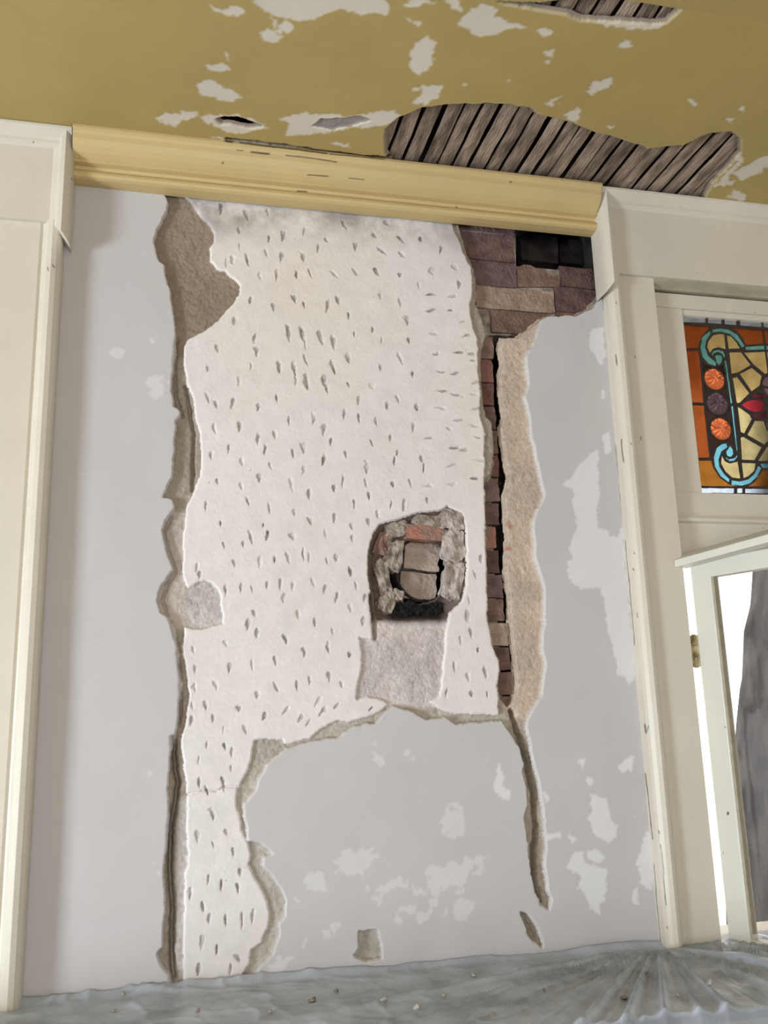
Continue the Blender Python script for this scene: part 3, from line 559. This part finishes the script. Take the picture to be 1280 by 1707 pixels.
tr1c = loft('end_cap', [[(CXR-.001, y_, z_) for y_, z_ in prof], [(CXR, y_, z_) for y_, z_ in prof]], 'cornice_cap', tr1)

# ================================================================== CASINGS (left one, trim_2; the window's, trim_3)
SCRATCH = [([(1026, 591), (1028, 608)], 1.3), ([(1035, 732), (1037, 750), (1039, 770)], 1.3), ([(1058, 594), (1059, 596)], 1.2), ([(1028, 505), (1028, 507)], 1.3), ([(1051, 738), (1052, 741)], 1.2), ([(1068, 728), (1068, 733)], 1.0), ([(1057, 921), (1058, 923)], 1.3), ([(1062, 1022), (1063, 1030)], 1.0),
           ([(1075, 1208), (1077, 1222)], 1.8), ([(1081, 1210), (1079, 1220)], .9), ([(1098, 1385), (1099, 1390)], 1.0), ([(1101, 1408), (1105, 1450), (1110, 1510)], 1.0), ([(1112, 1545), (1113, 1548)], 1.4), ([(1055, 948), (1056, 950)], 1.2),
           ([(80, 447), (81, 452)], 1.2), ([(88, 442), (91, 446)], 1.3)] + [([(1003, 492), (1012, 600)], .9), ([(1025, 740), (1036, 860)], .8), ([(1042, 900), (1058, 1075)], .9), ([(1076, 1290), (1088, 1400)], 1.0), ([(1090, 1440), (1101, 1575)], .8)]
def casing(root, xo, sgn, z_bot, head_out, z_head, z_hm, board_to, head_to, zb_tip):
    """xo: outer edge of the side casing on the wall; sgn +1 when the casing extends towards +X from that edge; head_out: outer edge of the head."""
    s = sgn
    # side casing: back band, then flat board with a bead
    pr = [(xo, .004), (xo, -.034), (xo+s*.004, -.046), (xo+s*.012, -.056), (xo+s*.024, -.060), (xo+s*.036, -.056), (xo+s*.043, -.046), (xo+s*.046, -.036), (xo+s*.053, -.032), (xo+s*.060, -.036), (board_to, -.036), (board_to, .004)]
    swept_relief('side_board', pr if s < 0 else pr[::-1], 'z', z_bot, z_head+.002, .004, SCRATCH, (219, 210, 194), 'trimrelief', root, 95)
    a, b = sorted((head_out+s*.040, head_to))
    box('frieze_board', a, b, -.050, .0, z_head, ZC-.030, 'white_trim', root)
    # moulding up the end of the head, its foot cut on a slope and returned
    q = [(0, .004), (0, -.050), (.003, -.066), (.010, -.078), (.020, -.084), (.031, -.080), (.037, -.070), (.041, -.058), (.050, -.054), (.056, -.050), (.056, .004)]
    rings = [[(head_out+s*u, v, zb_tip+(z_hm-zb_tip)*min(u/.056, 1)) for u, v in q], [(head_out+s*u, v, ZC-.004-.022*min(u/.056, 1)) for u, v in q]]
    loft('end_moulding', rings, 'white_trim', root)
    pz = [(.004, ZC-.001), (-.086, ZC-.001), (-.086, ZC-.008), (-.078, ZC-.018), (-.066, ZC-.026), (-.062, ZC-.034), (-.062, ZC-.040), (-.054, ZC-.046), (-.050, ZC-.052), (.004, ZC-.052)]
    a, b = sorted((head_out+s*.006, head_to))
    sweep_x('head_moulding', pz, a, b, 'white_trim', root)

t2 = empty('trim_2', (0, 0, 0), 'structure')
hx = float(P(120, 320, -.06)[0]); casing(t2, XL, -1, .90, hx, float(P(50, 366, -.05)[2]), float(P(78, 364, -.06)[2]), XL-.26, XL-.26, float(P(104, 402, -.07)[2]))
t3 = empty('trim_3', (0, 0, 0), 'structure')
XJ = float((P(1090, 470, -.036)[0]+P(1137, 940, -.036)[0]+P(1205, 1595, -.036)[0])/3)      # inner edge of the window casing
ZH = float(P(1060, 458, -.05)[2])                                                            # underside of its head
hx3 = float(P(1001, 420, -.05)[0]); XW2 = XJ+0.62
casing(t3, XR, 1, ZB-.01, hx3, ZH, float(P(1040, 452, -.06)[2]), XJ, XW2+.16, float(P(1010, 488, -.06)[2]))
sweep_z('side_board', [(XW2, .004), (XW2, -.036), (XW2+.07, -.036), (XW2+.08, -.056), (XW2+.11, -.056), (XW2+.12, .004)], ZB-.01, ZH, 'white_trim', t3)
sweep_x('bed_moulding', [(.02, ZH+.002), (-.040, ZH+.002), (-.040, ZH-.006), (-.030, ZH-.014), (-.020, ZH-.018), (-.016, ZH-.024), (.02, ZH-.024)], XJ, XW2, 'grime', t3)

# ================================================================== WINDOW: fixed leaded light above, open casement below
win = empty('window_1', (0, 0, 0), 'structure')
YG = 0.020
zt0 = ZH-.029
zg1 = float(P(1133, 528, YG)[2]); zg0 = float(P(1165, 824, YG)[2]); xg0 = float((P(1133, 530, YG)[0]+P(1165, 822, YG)[0])/2)
XC = float(P(1287, 672, YG)[0]); xg1 = 2*XC-xg0
XW2 = max(XW2, xg1+(xg0-XJ))
z_tr = float(P(1129, 862, .0)[2]); z_op = float(P(1137, 930, .0)[2])
fy = .002
box('transom_rail', XJ, XW2, fy-.006, .06, float(P(1098, 512, fy)[2]), zt0, 'white_trim', win, .002)
box('transom_rail', XJ+.055, xg1, fy+.004, .06, zg1, float(P(1098, 512, fy)[2])+.001, 'white_trim', win, .002)
box('transom_stile', XJ, xg0, fy, .06, zg0-.03, float(P(1098, 512, fy)[2])+.001, 'white_trim', win, .002)
box('transom_stile', xg1, XW2, fy, .06, zg0-.03, float(P(1098, 512, fy)[2])+.001, 'white_trim', win, .002)
box('transom_rail', XJ, XW2, fy-.004, .06, z_tr, zg0, 'white_trim', win, .002)
sweep_x('transom_bar', [(.08, z_tr+.002), (-.012, z_tr+.002), (-.016, z_tr-.006), (-.012, z_tr-.014), (.002, z_tr-.018), (.002, z_op), (.08, z_op)], XJ, XW2, 'white_trim', win)
box('jamb', XJ-.10, XJ-.002, .0, .10, ZB-.05, ZC, 'white_trim', win)
box('jamb', XW2, XW2+.05, .0, .18, ZB-.05, ZC, 'white_trim', win)
box('sill', XJ-.1, XW2+.1, .0, .22, ZB-.07, ZB-.012, 'white_trim', win, .004)

# ---- leaded glass
GLZ = {k: glass_mat('glass_'+k, c, 0.05 if 'jewel' in k else 0.22) for k, c in dict(white=(168, 178, 192), orange=(124, 62, 28), amber=(126, 80, 30), teal=(84, 134, 132), blue=(92, 150, 166), tan=(156, 136, 92), straw=(158, 146, 104),
        brown=(44, 31, 27), red=(144, 40, 50), wine=(82, 36, 42), mauve=(104, 78, 84), jewel_amber=(180, 96, 60), jewel_plum=(84, 66, 76)).items()}  # scroll and ground glass darker above, lighter below: backlight put into the colour
PIECES = [('white', [(65,138),(280,148),(280,198),(72,192)]), ('white', [(293,150),(415,158),(415,210),(293,200)]), ('white', [(432,160),(540,168),(540,218),(432,210)]), ('white', [(562,172),(838,190),(838,240),(562,220)]),
 ('white', [(235,1572),(520,1575),(520,1622),(238,1618)]), ('white', [(537,1575),(590,1575),(590,1620),(537,1622)]), ('white', [(604,1578),(838,1580),(838,1625),(604,1622)]),
 ('orange', [(82,205),(322,224),(265,290),(230,360),(222,408),(110,410)]), ('orange', [(115,426),(224,420),(236,540),(252,700),(264,866),(162,862)]), ('orange', [(165,880),(266,882),(318,1325),(212,1325)]), ('amber', [(218,1342),(330,1342),(345,1400),(400,1485),(480,1542),(600,1566),(235,1562)]),
 ('orange', [(470,232),(838,256),(838,376),(612,382),(575,310),(530,262)]), ('amber', [(750,1424),(838,1420),(838,1568),(620,1564),(690,1520)]),
 ('brown', [(240,520),(300,552),(370,572),(432,540),(470,870),(530,1262),(515,1235),(470,1190),(400,1198),(345,1255),(322,1300)]),
 ('teal', [(318,256),(324,286),(288,340),(278,400),(302,470),(372,528),(366,560),(300,540),(248,480),(230,400),(248,310)]), ('teal', [(328,248),(400,236),(470,246),(545,292),(606,384),(582,410),(542,350),(480,292),(400,272),(334,280)]),
 ('teal', [(325,455),(345,425),(385,415),(430,430),(445,470),(430,500),(415,460),(380,440),(345,455),(335,490)]), ('teal', [(352,472),(380,455),(410,466),(422,492),(412,530),(385,555),(365,520)]),
 ('teal', [(605,390),(838,384),(838,425),(610,425)]), ('teal', [(432,510),(455,505),(505,870),(484,872)]), ('blue', [(487,890),(510,885),(550,1265),(532,1270)]),
 ('blue', [(455,1197),(465,1235),(415,1270),(390,1340),(400,1400),(440,1460),(482,1500),(476,1536),(400,1480),(352,1400),(342,1320),(367,1240),(410,1207)]), ('blue', [(492,1506),(560,1517),(630,1502),(680,1460),(718,1385),(747,1408),(715,1480),(650,1540),(580,1560),(490,1545)]),
 ('blue', [(728,1370),(838,1366),(838,1410),(752,1412)]), ('blue', [(480,1215),(510,1250),(515,1290),(490,1320),(455,1310),(445,1275),(465,1245)]), ('blue', [(440,1304),(470,1332),(520,1322),(543,1292),(550,1310),(520,1350),(480,1355),(446,1332)]),
 ('tan', [(286,400),(296,350),(340,294),(400,282),(438,290),(452,418),(430,416),(385,402),(340,414),(315,455)]), ('tan', [(450,296),(488,302),(536,355),(572,412),(466,416)]), ('tan', [(470,437),(575,437),(658,548),(552,612),(492,625)]), ('tan', [(592,440),(838,436),(838,618),(772,625),(672,542)]),
 ('tan', [(558,622),(665,567),(752,638),(735,720),(660,772)]), ('tan', [(500,655),(542,644),(648,782),(562,868),(535,868)]), ('straw', [(540,892),(570,902),(648,960),(668,1000),(602,1125),(566,1108)]), ('straw', [(622,1132),(688,1010),(762,1012),(790,1090),(838,1100),(838,1150),(766,1216)]),
 ('straw', [(566,1147),(602,1147),(752,1235),(690,1345),(577,1343)]), ('straw', [(782,1240),(838,1180),(838,1352),(712,1350)]), ('straw', [(412,1290),(442,1348),(480,1367),(550,1350),(574,1500),(500,1492),(440,1440),(402,1370)]), ('straw', [(574,1360),(702,1366),(690,1430),(640,1478),(590,1498)]),
 ('red', [(572,880),(620,847),(680,832),(750,842),(772,880),(750,935),(680,943),(620,918)]), ('wine', [(650,820),(700,775),(770,790),(785,828),(750,834),(680,824)]), ('wine', [(660,952),(750,945),(785,922),(790,980),(740,1005),(690,990)]),
 ('mauve', [(747,700),(770,652),(838,640),(838,735),(757,722)]), ('mauve', [(757,735),(838,745),(838,815),(784,802)]), ('mauve', [(780,1040),(795,1012),(838,1006),(838,1085),(785,1078)]), ('red', [(796,850),(838,840),(838,930),(792,920)])]
JEWELS = [((350,668), 86, 'jewel_amber'), ((375,872), 90, 'jewel_plum'), ((403,1083), 88, 'jewel_amber')]
def wpt(p):
    w = P(1120+p[0]/5.02, 500+p[1]/5.02, YG); return (float(w[0]), float(w[2]))
light = empty('leaded_light', (XC, YG, zg0)); light.parent = win
light['label'] = 'leaded stained glass light with scrolls, jewels and a red flower'
def under(o, par, at):
    o.parent = par; o.matrix_parent_inverse = Matrix.Translation(-Vector(at)); return o
polys = []
for k, pts in PIECES:
    a = [wpt(p) for p in pts]; a = [(min(x, XC-.0012), z) for x, z in a]
    for b in (a, [(2*XC-x, z) for x, z in a][::-1]):
        polys.append((k, b))
jw = []
for c, r, k in JEWELS:
    x, z = wpt(c); rr = abs(wpt((c[0]+r, c[1]))[0]-x)
    for xx in (x, 2*XC-x): jw.append((xx, z, rr, k))
LX, LZ = np.meshgrid(np.arange(xg0-.001, xg1+.002, .0011), np.arange(zg0-.001, zg1+.002, .0011))
cov = np.zeros(LX.shape, bool)
mid = (LX[:-1, :-1]+LX[1:, 1:])/2; midz = (LZ[:-1, :-1]+LZ[1:, 1:])/2; covf = np.zeros(mid.shape, bool)
for k, b in polys:
    covf |= inpoly(mid, midz, b)
for x, z, rr, k in jw: covf &= ~(np.hypot(mid-x, midz-z) < rr*1.06)
for x, z, rr, k in jw: covf |= np.hypot(mid-x, midz-z) < rr*0.97
e_ = covf.copy(); e_[1:] &= covf[:-1]; e_[:-1] &= covf[1:]; e_[:, 1:] &= covf[:, :-1]; e_[:, :-1] &= covf[:, 1:]; covf = e_
lead = grid_mesh('lead_came', LX, np.full(LX.shape, YG-.002), LZ, ~covf, np.ones(LX.shape+(3,))*0.05, 'lead')
sm = lead.modifiers.new('thickness', 'SOLIDIFY'); sm.thickness = .004; sm.offset = 0
under(lead, light, (XC, YG, zg0))
for k, b in polys:
    bm = bmesh.new(); n = len(b); f_ = [bm.verts.new((x, YG, z)) for x, z in b]; g_ = [bm.verts.new((x, YG+.003, z)) for x, z in b]
    loops = [b]
    if k == 'brown':                                   # openings for the jewels
        for x, z, rr, _ in jw:
            if min(p[0] for p in b) < x < max(p[0] for p in b):
                c_ = [(x+rr*.97*math.cos(a), z+rr*.97*math.sin(a)) for a in np.linspace(0, 2*math.pi, 25)[:-1]]; loops.append(c_)
                f_ += [bm.verts.new((u, YG, w)) for u, w in c_]; g_ += [bm.verts.new((u, YG+.003, w)) for u, w in c_]
    for t in tessellate_polygon([[Vector((x, z, 0)) for x, z in q_] for q_ in loops]):
        bm.faces.new([f_[i] for i in t]); bm.faces.new([g_[i] for i in reversed(t)])
    st = 0
    for q_ in loops:
        n = len(q_)
        for i in range(n): bm.faces.new((f_[st+i], f_[st+(i+1) % n], g_[st+(i+1) % n], g_[st+i]))
        st += n
    o = from_bm('glass_piece', bm, None); o.data.materials.append(GLZ[k]); under(o, light, (XC, YG, zg0))
for x, z, rr, k in jw:
    bm = bmesh.new(); NR, NA = 5, 48; rings = []
    for i in range(NR+1):
        t = i/NR; rad = rr*(1-t)*0.97
        rings.append([bm.verts.new((x+rad*math.cos(a), YG-.004-.010*math.sqrt(max(0, 1-(1-t)**2))-(.0030*math.cos(a*12) if 0 < i < NR else 0), z+rad*math.sin(a))) for a in np.linspace(0, 2*math.pi, NA+1)[:-1]] if i < NR else [bm.verts.new((x, YG-.015, z))])
    for a, b in zip(rings[:-1], rings[1:]):
        for i in range(NA):
            bm.faces.new((a[i], a[(i+1) % NA], b[(i+1) % NA], b[i]) if len(b) > 1 else (a[i], a[(i+1) % NA], b[0]))
    bm.faces.new(rings[0][::-1])
    o = from_bm('glass_jewel', bm, None); o.data.materials.append(GLZ[k]); under(o, light, (XC, YG, zg0))

# ---- open casement, swung into the room
TH = R(68.0)
SHX, SHY = float(P(1150, 945, -.030)[0]), -.030
z_s1 = float(P(1175, 936, -.05)[2]); z_s0 = ZB+.006
sash = empty('casement_sash', (SHX, SHY, z_s0)); sash.rotation_euler = (0, 0, -TH); sash.parent = win
sash['label'] = 'white casement sash swung open into the room'
sw, hh, sl = .066, z_s1-z_s0, .56
def sbox(name, x0, x1, y0, y1, z0, z1, m='sash', bev=.003):
    o = box(name, x0, x1, y0, y1, z0, z1, m, None, bev); o.parent = sash; return o
# room side of the sash is local -Y
sbox('stile', 0, sw, 0, .038, 0, hh); sbox('stile', sl-sw, sl, 0, .038, 0, hh)
sbox('rail', sw-.001, sl-sw+.001, .001, .037, hh-.052, hh); sbox('rail', sw-.001, sl-sw+.001, .001, .037, 0, .014)
sbox('glazing_bead', sw-.001, sw+.007, .003, .02, .028, hh-.048, 'grime', .001)
bar = loft('weather_bar', [[(x_, y_, z_+dzz) for y_, z_ in ((.0, 0), (-.052, 0), (-.054, .006), (-.054, .020), (-.048, .024), (-.040, .026), (-.018, .042), (.0, .042))] for x_, dzz in ((-.012, -.004), (sl+.01, .040))], 'sash'); bar.parent = sash; bar.location = (0, 0, hh-.012)
m, nt, b = new_mat('window_glass'); b.inputs['Base Color'].default_value = (.98, .97, .95, 1); b.inputs['Roughness'].default_value = 0.0
b.inputs['Transmission Weight'].default_value = 1; b.inputs['IOR'].default_value = 1.45; MT['pane'] = m
nn = nt.nodes.new('ShaderNodeTexNoise'); nn.inputs['Scale'].default_value = 3; bp = nt.nodes.new('ShaderNodeBump'); bp.inputs['Strength'].default_value = .02
nt.links.new(nn.outputs['Fac'], bp.inputs['Height']); nt.links.new(bp.outputs[0], b.inputs['Normal'])
sbox('pane', sw, sl-sw, .018, .021, .028, hh-.050, 'pane', 0)
def hinge(zc):
    bm = bmesh.new()
    for a, b, r in ((-.048, -.018, .006), (-.016, .016, .0065), (.018, .048, .006)):
        ret = bmesh.ops.create_cone(bm, cap_ends=True, segments=14, radius1=r, radius2=r, depth=b-a)
        for v in ret['verts']: v.co += Vector((-.011, -.002, zc-z_s0+(a+b)/2))
    for x0, x1, y0, y1 in ((-.011, .0, .0, .003), (-.026, -.011, .0, .003)):
        ret = bmesh.ops.create_cube(bm, size=1)
        for v in ret['verts']: v.co = Vector(((x0+x1)/2+v.co.x*(x1-x0), (y0+y1)/2+v.co.y*(y1-y0), zc-z_s0+v.co.z*.092))
    o = from_bm('hinge', bm, 'brass'); o.parent = sash; o['label'] = 'paint-clogged butt hinge'; return o
hinge(float(P(1160, 1085, -.03)[2])); 

# ================================================================== REST OF THE ROOM (its shell)
def struct(o): o['kind'] = 'structure'; return o
wl = empty('wall_left', (ROOM_XL, 0, 0), 'structure')
for a in ((ROOM_YB, -3.2, 0, ZC), (-2.04, 0.3, 0, ZC), (-3.2, -2.04, 0, .35), (-3.2, -2.04, 1.9, ZC)):
    under(box('wall_panel', ROOM_XL-.15, ROOM_XL, a[0], a[1], a[2], a[3], 'room'), wl, (ROOM_XL, 0, 0))
struct(box('wall_right', ROOM_XR, ROOM_XR+.15, ROOM_YB, .3, 0, ZC, 'room'))
wb = empty('wall_rear', (0, ROOM_YB, 0), 'structure')
for a in ((ROOM_XL, -1.0, 0, ZC), (1.6, ROOM_XR, 0, ZC), (-1.0, 1.6, 0, .75), (-1.0, 1.6, 2.2, ZC)):
    under(box('wall_panel', a[0], a[1], ROOM_YB-.15, ROOM_YB, a[2], a[3], 'room'), wb, (0, ROOM_YB, 0))
struct(box('floor', ROOM_XL, ROOM_XR, ROOM_YB, .3, -.06, 0, 'floor'))
box('wall_panel', XL-.05, ROOM_XR, .0, .30, 0, ZB-.06, 'room', wall)
box('wall_panel', XW2+.05, ROOM_XR, .0, .30, ZB-.06, ZC, 'room', wall)
box('wall_panel', XR+.036, XJ-.101, .012, .26, ZB-.06, ZC, 'sootbrick', wall)
box('wall_panel', XJ-.12, XW2+.1, .06, .20, zt0-.01, ZC+.02, 'room', wall)
box('wall_panel', ROOM_XL, XL-.24, .0, .30, 0, ZC, 'room', wall)
box('wall_panel', XL-.26, XL-.03, .002, .30, 0, ZC, 'room', wall)

# ================================================================== BENCH UNDER THE PLASTIC SHEET
BXL, BXR = XL-.55, 2.2
bench = empty('window_bench', (0.5, -.22, 0))
def bpart(n, *a, **k): return under(box(n, *a, **k), bench, (0.5, -.22, 0))
bpart('bench_top', BXL, BXR, -.545, -.066, ZB-.045, ZB-.012, m='bench', bev=.003)
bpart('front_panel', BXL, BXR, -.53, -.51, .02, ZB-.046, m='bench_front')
bpart('plinth', BXL, BXR, -.51, -.07, .0, .10, m='bench_front')
tag(bench, 'long low wooden bench running under the damaged wall, covered by plastic sheeting', 'bench')
ux = np.arange(BXL-.02, BXR+.02, .005); vv = np.concatenate([np.arange(0, .555, .006), np.arange(.555, .88, .006)])
UX, VV = np.meshgrid(ux, vv); BS = UX.shape
top = VV < .547
cxr = XR-.01
SYY = np.where(top, -.004-VV, -.551-.012*np.clip((VV-.547)/.05, 0, 1)); SZZ = np.where(top, ZB, ZB-(VV-.547))
ax_ = np.arctan2(-(SYY+.01), (UX-cxr)); rr_ = np.hypot(UX-cxr, SYY+.01)
rg = np.random.default_rng(9); tab = rg.random(400)
def n1(t):
    i = np.floor(t).astype(int); f = t-i; f = f*f*(3-2*f); return tab[i % 400]*(1-f)+tab[(i+1) % 400]*f
rad = (1-np.abs(n1(ax_*8.5)*2-1))**5*.8 + (1-np.abs(n1(ax_*19+40)*2-1))**6*.5
wf = np.clip(rr_/.25, 0, 1)*np.exp(-(rr_/1.0)**2)*np.clip(np.abs(np.sin(ax_))*3-.15, 0, 1)
lng = (1-np.abs(fbm(BS, 26, 83, 3)))**6*.6*(1-np.exp(-(rr_/.7)**2))
stretch = (1-np.abs(n1(UX*5+SYY*22+8)*2-1))**4*np.clip((0.35-UX)/.8, 0, 1)
crump = fbm(BS, 16, 84, 4, 0.6)
lift = .030*rad*wf + .012*lng + .020*stretch + .004*crump + .007
lift *= np.clip((rr_)/.08, .25, 1)
wallup = .012*np.exp(-((VV)/.02)**2)*(0.6+0.8*n1(UX*9+3))*top
frontfold = .012*(1-np.abs(n1(UX*14+70)*2-1))**3
ZZ = SZZ + np.where(top, lift+wallup, lift*np.clip(1-(VV-.547)/.06, 0, 1)*.8)
YY = SYY - np.where(top, 0, frontfold*np.clip((VV-.547)/.05, 0, 1)+.004*crump)
dust = np.where(top, 1.0, .45)  # front drop made clearer so it comes out dark, as if shaded
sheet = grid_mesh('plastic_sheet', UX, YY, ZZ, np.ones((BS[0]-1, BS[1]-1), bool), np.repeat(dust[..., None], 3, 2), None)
m, nt, b = new_mat('translucent_plastic'); N = nt.nodes; L = nt.links
b.inputs['Base Color'].default_value = C4(212, 221, 236); b.inputs['Roughness'].default_value = .28; b.inputs['Specular IOR Level'].default_value = .6
tc = N.new('ShaderNodeTexCoord'); nz = N.new('ShaderNodeTexNoise'); nz.inputs['Scale'].default_value = 7; nz.inputs['Detail'].default_value = 7
L.new(tc.outputs['Object'], nz.inputs['Vector'])
mr = N.new('ShaderNodeMapRange'); mr.inputs[1].default_value = .35; mr.inputs[2].default_value = .68; mr.inputs[3].default_value = .38; mr.inputs[4].default_value = .82
L.new(nz.outputs['Fac'], mr.inputs[0])
n2 = N.new('ShaderNodeTexNoise'); n2.inputs['Scale'].default_value = 55; n2.inputs['Detail'].default_value = 5; L.new(tc.outputs['Object'], n2.inputs['Vector'])
bp = N.new('ShaderNodeBump'); bp.inputs['Strength'].default_value = .25; bp.inputs['Distance'].default_value = .006; L.new(n2.outputs['Fac'], bp.inputs['Height']); L.new(bp.outputs[0], b.inputs['Normal'])
tr = N.new('ShaderNodeBsdfTransparent'); mx = N.new('ShaderNodeMixShader')
da = N.new('ShaderNodeAttribute'); da.attribute_name = 'pigment'; dm = N.new('ShaderNodeMath'); dm.operation = 'MULTIPLY'    # flat part cloudier, front drop thinned to stand in for its shade
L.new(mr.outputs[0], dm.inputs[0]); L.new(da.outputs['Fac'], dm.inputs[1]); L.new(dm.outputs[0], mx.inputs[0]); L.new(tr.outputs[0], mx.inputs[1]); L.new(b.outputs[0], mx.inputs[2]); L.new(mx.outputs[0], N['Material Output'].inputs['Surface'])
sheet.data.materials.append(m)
sm = sheet.modifiers.new('thickness', 'SOLIDIFY'); sm.thickness = .0004
tag(sheet, 'wrinkled translucent plastic dust sheet spread over the bench below the wall', 'dust sheet')
def sheet_z(x, y):
    i = int(np.clip((x-ux[0])/.005, 0, BS[1]-1)); j = int(np.clip((-.004-y)/.006, 0, 89)); return float(ZZ[j, i])
for k, (px, py) in enumerate(((905, 1655), (695, 1690), (790, 1628), (1080, 1632), (1185, 1655), (985, 1642), (560, 1650), (640, 1672), (450, 1690), (1040, 1668), (865, 1618), (740, 1660), (330, 1690), (1130, 1668), (820, 1690), (520, 1668), (205, 1660), (190, 1685))):
    w = PZ(px, py, ZB+.01); x, yv = float(w[0]), float(np.clip(w[1], -.52, -.02)); s = random.uniform(.006, .011)
    o = rough_block('plaster_crumb', (0, 0, 0), (s*1.5, s, s*.7), 'crumb' if k % 3 else 'rubble', None, s*.18, 2, 200+k, (random.random(), random.random(), random.random()*3), .5)
    o.location = (x, yv, sheet_z(x, yv)+s*.30)
    tag(o, 'small crumb of fallen plaster lying on the plastic sheet', 'plaster crumb', 'plaster crumbs on the plastic sheet')

# ================================================================== OUTSIDE
struct(box('ground', -12, 20, .45, 40, -.5, -.4, 'ground'))
struct(box('eave', -4, 5, .30, 1.40, 3.16, 3.32, 'eave'))
tb = P(1262, 935, 2.6); tl = P(1236, 1330, 2.6)
rings = []; rt = random.Random(12); slope = (tb[0]-tl[0])/(tb[2]-tl[2]); NA = 28
offs = [[rt.uniform(-.02, .02) for _ in range(NA)] for _ in range(30)]
for j in range(30):
    z = -.45+5.2*j/29; rad_ = .21+.10*math.exp(-(z+.45)/.35); cx = tl[0]+(z-tl[2])*slope+.21+.02*math.sin(z*3)
    rings.append([(cx+(rad_+offs[j][i]+.014*math.sin(i*2.9))*math.cos(2*math.pi*i/NA), 2.6+(rad_+offs[j][i])*math.sin(2*math.pi*i/NA), z) for i in range(NA)])
tree = loft('tree_trunk', rings, 'bark', None, True)
tag(tree, 'dark rough leaning trunk standing outside beyond the open casement', 'tree trunk')
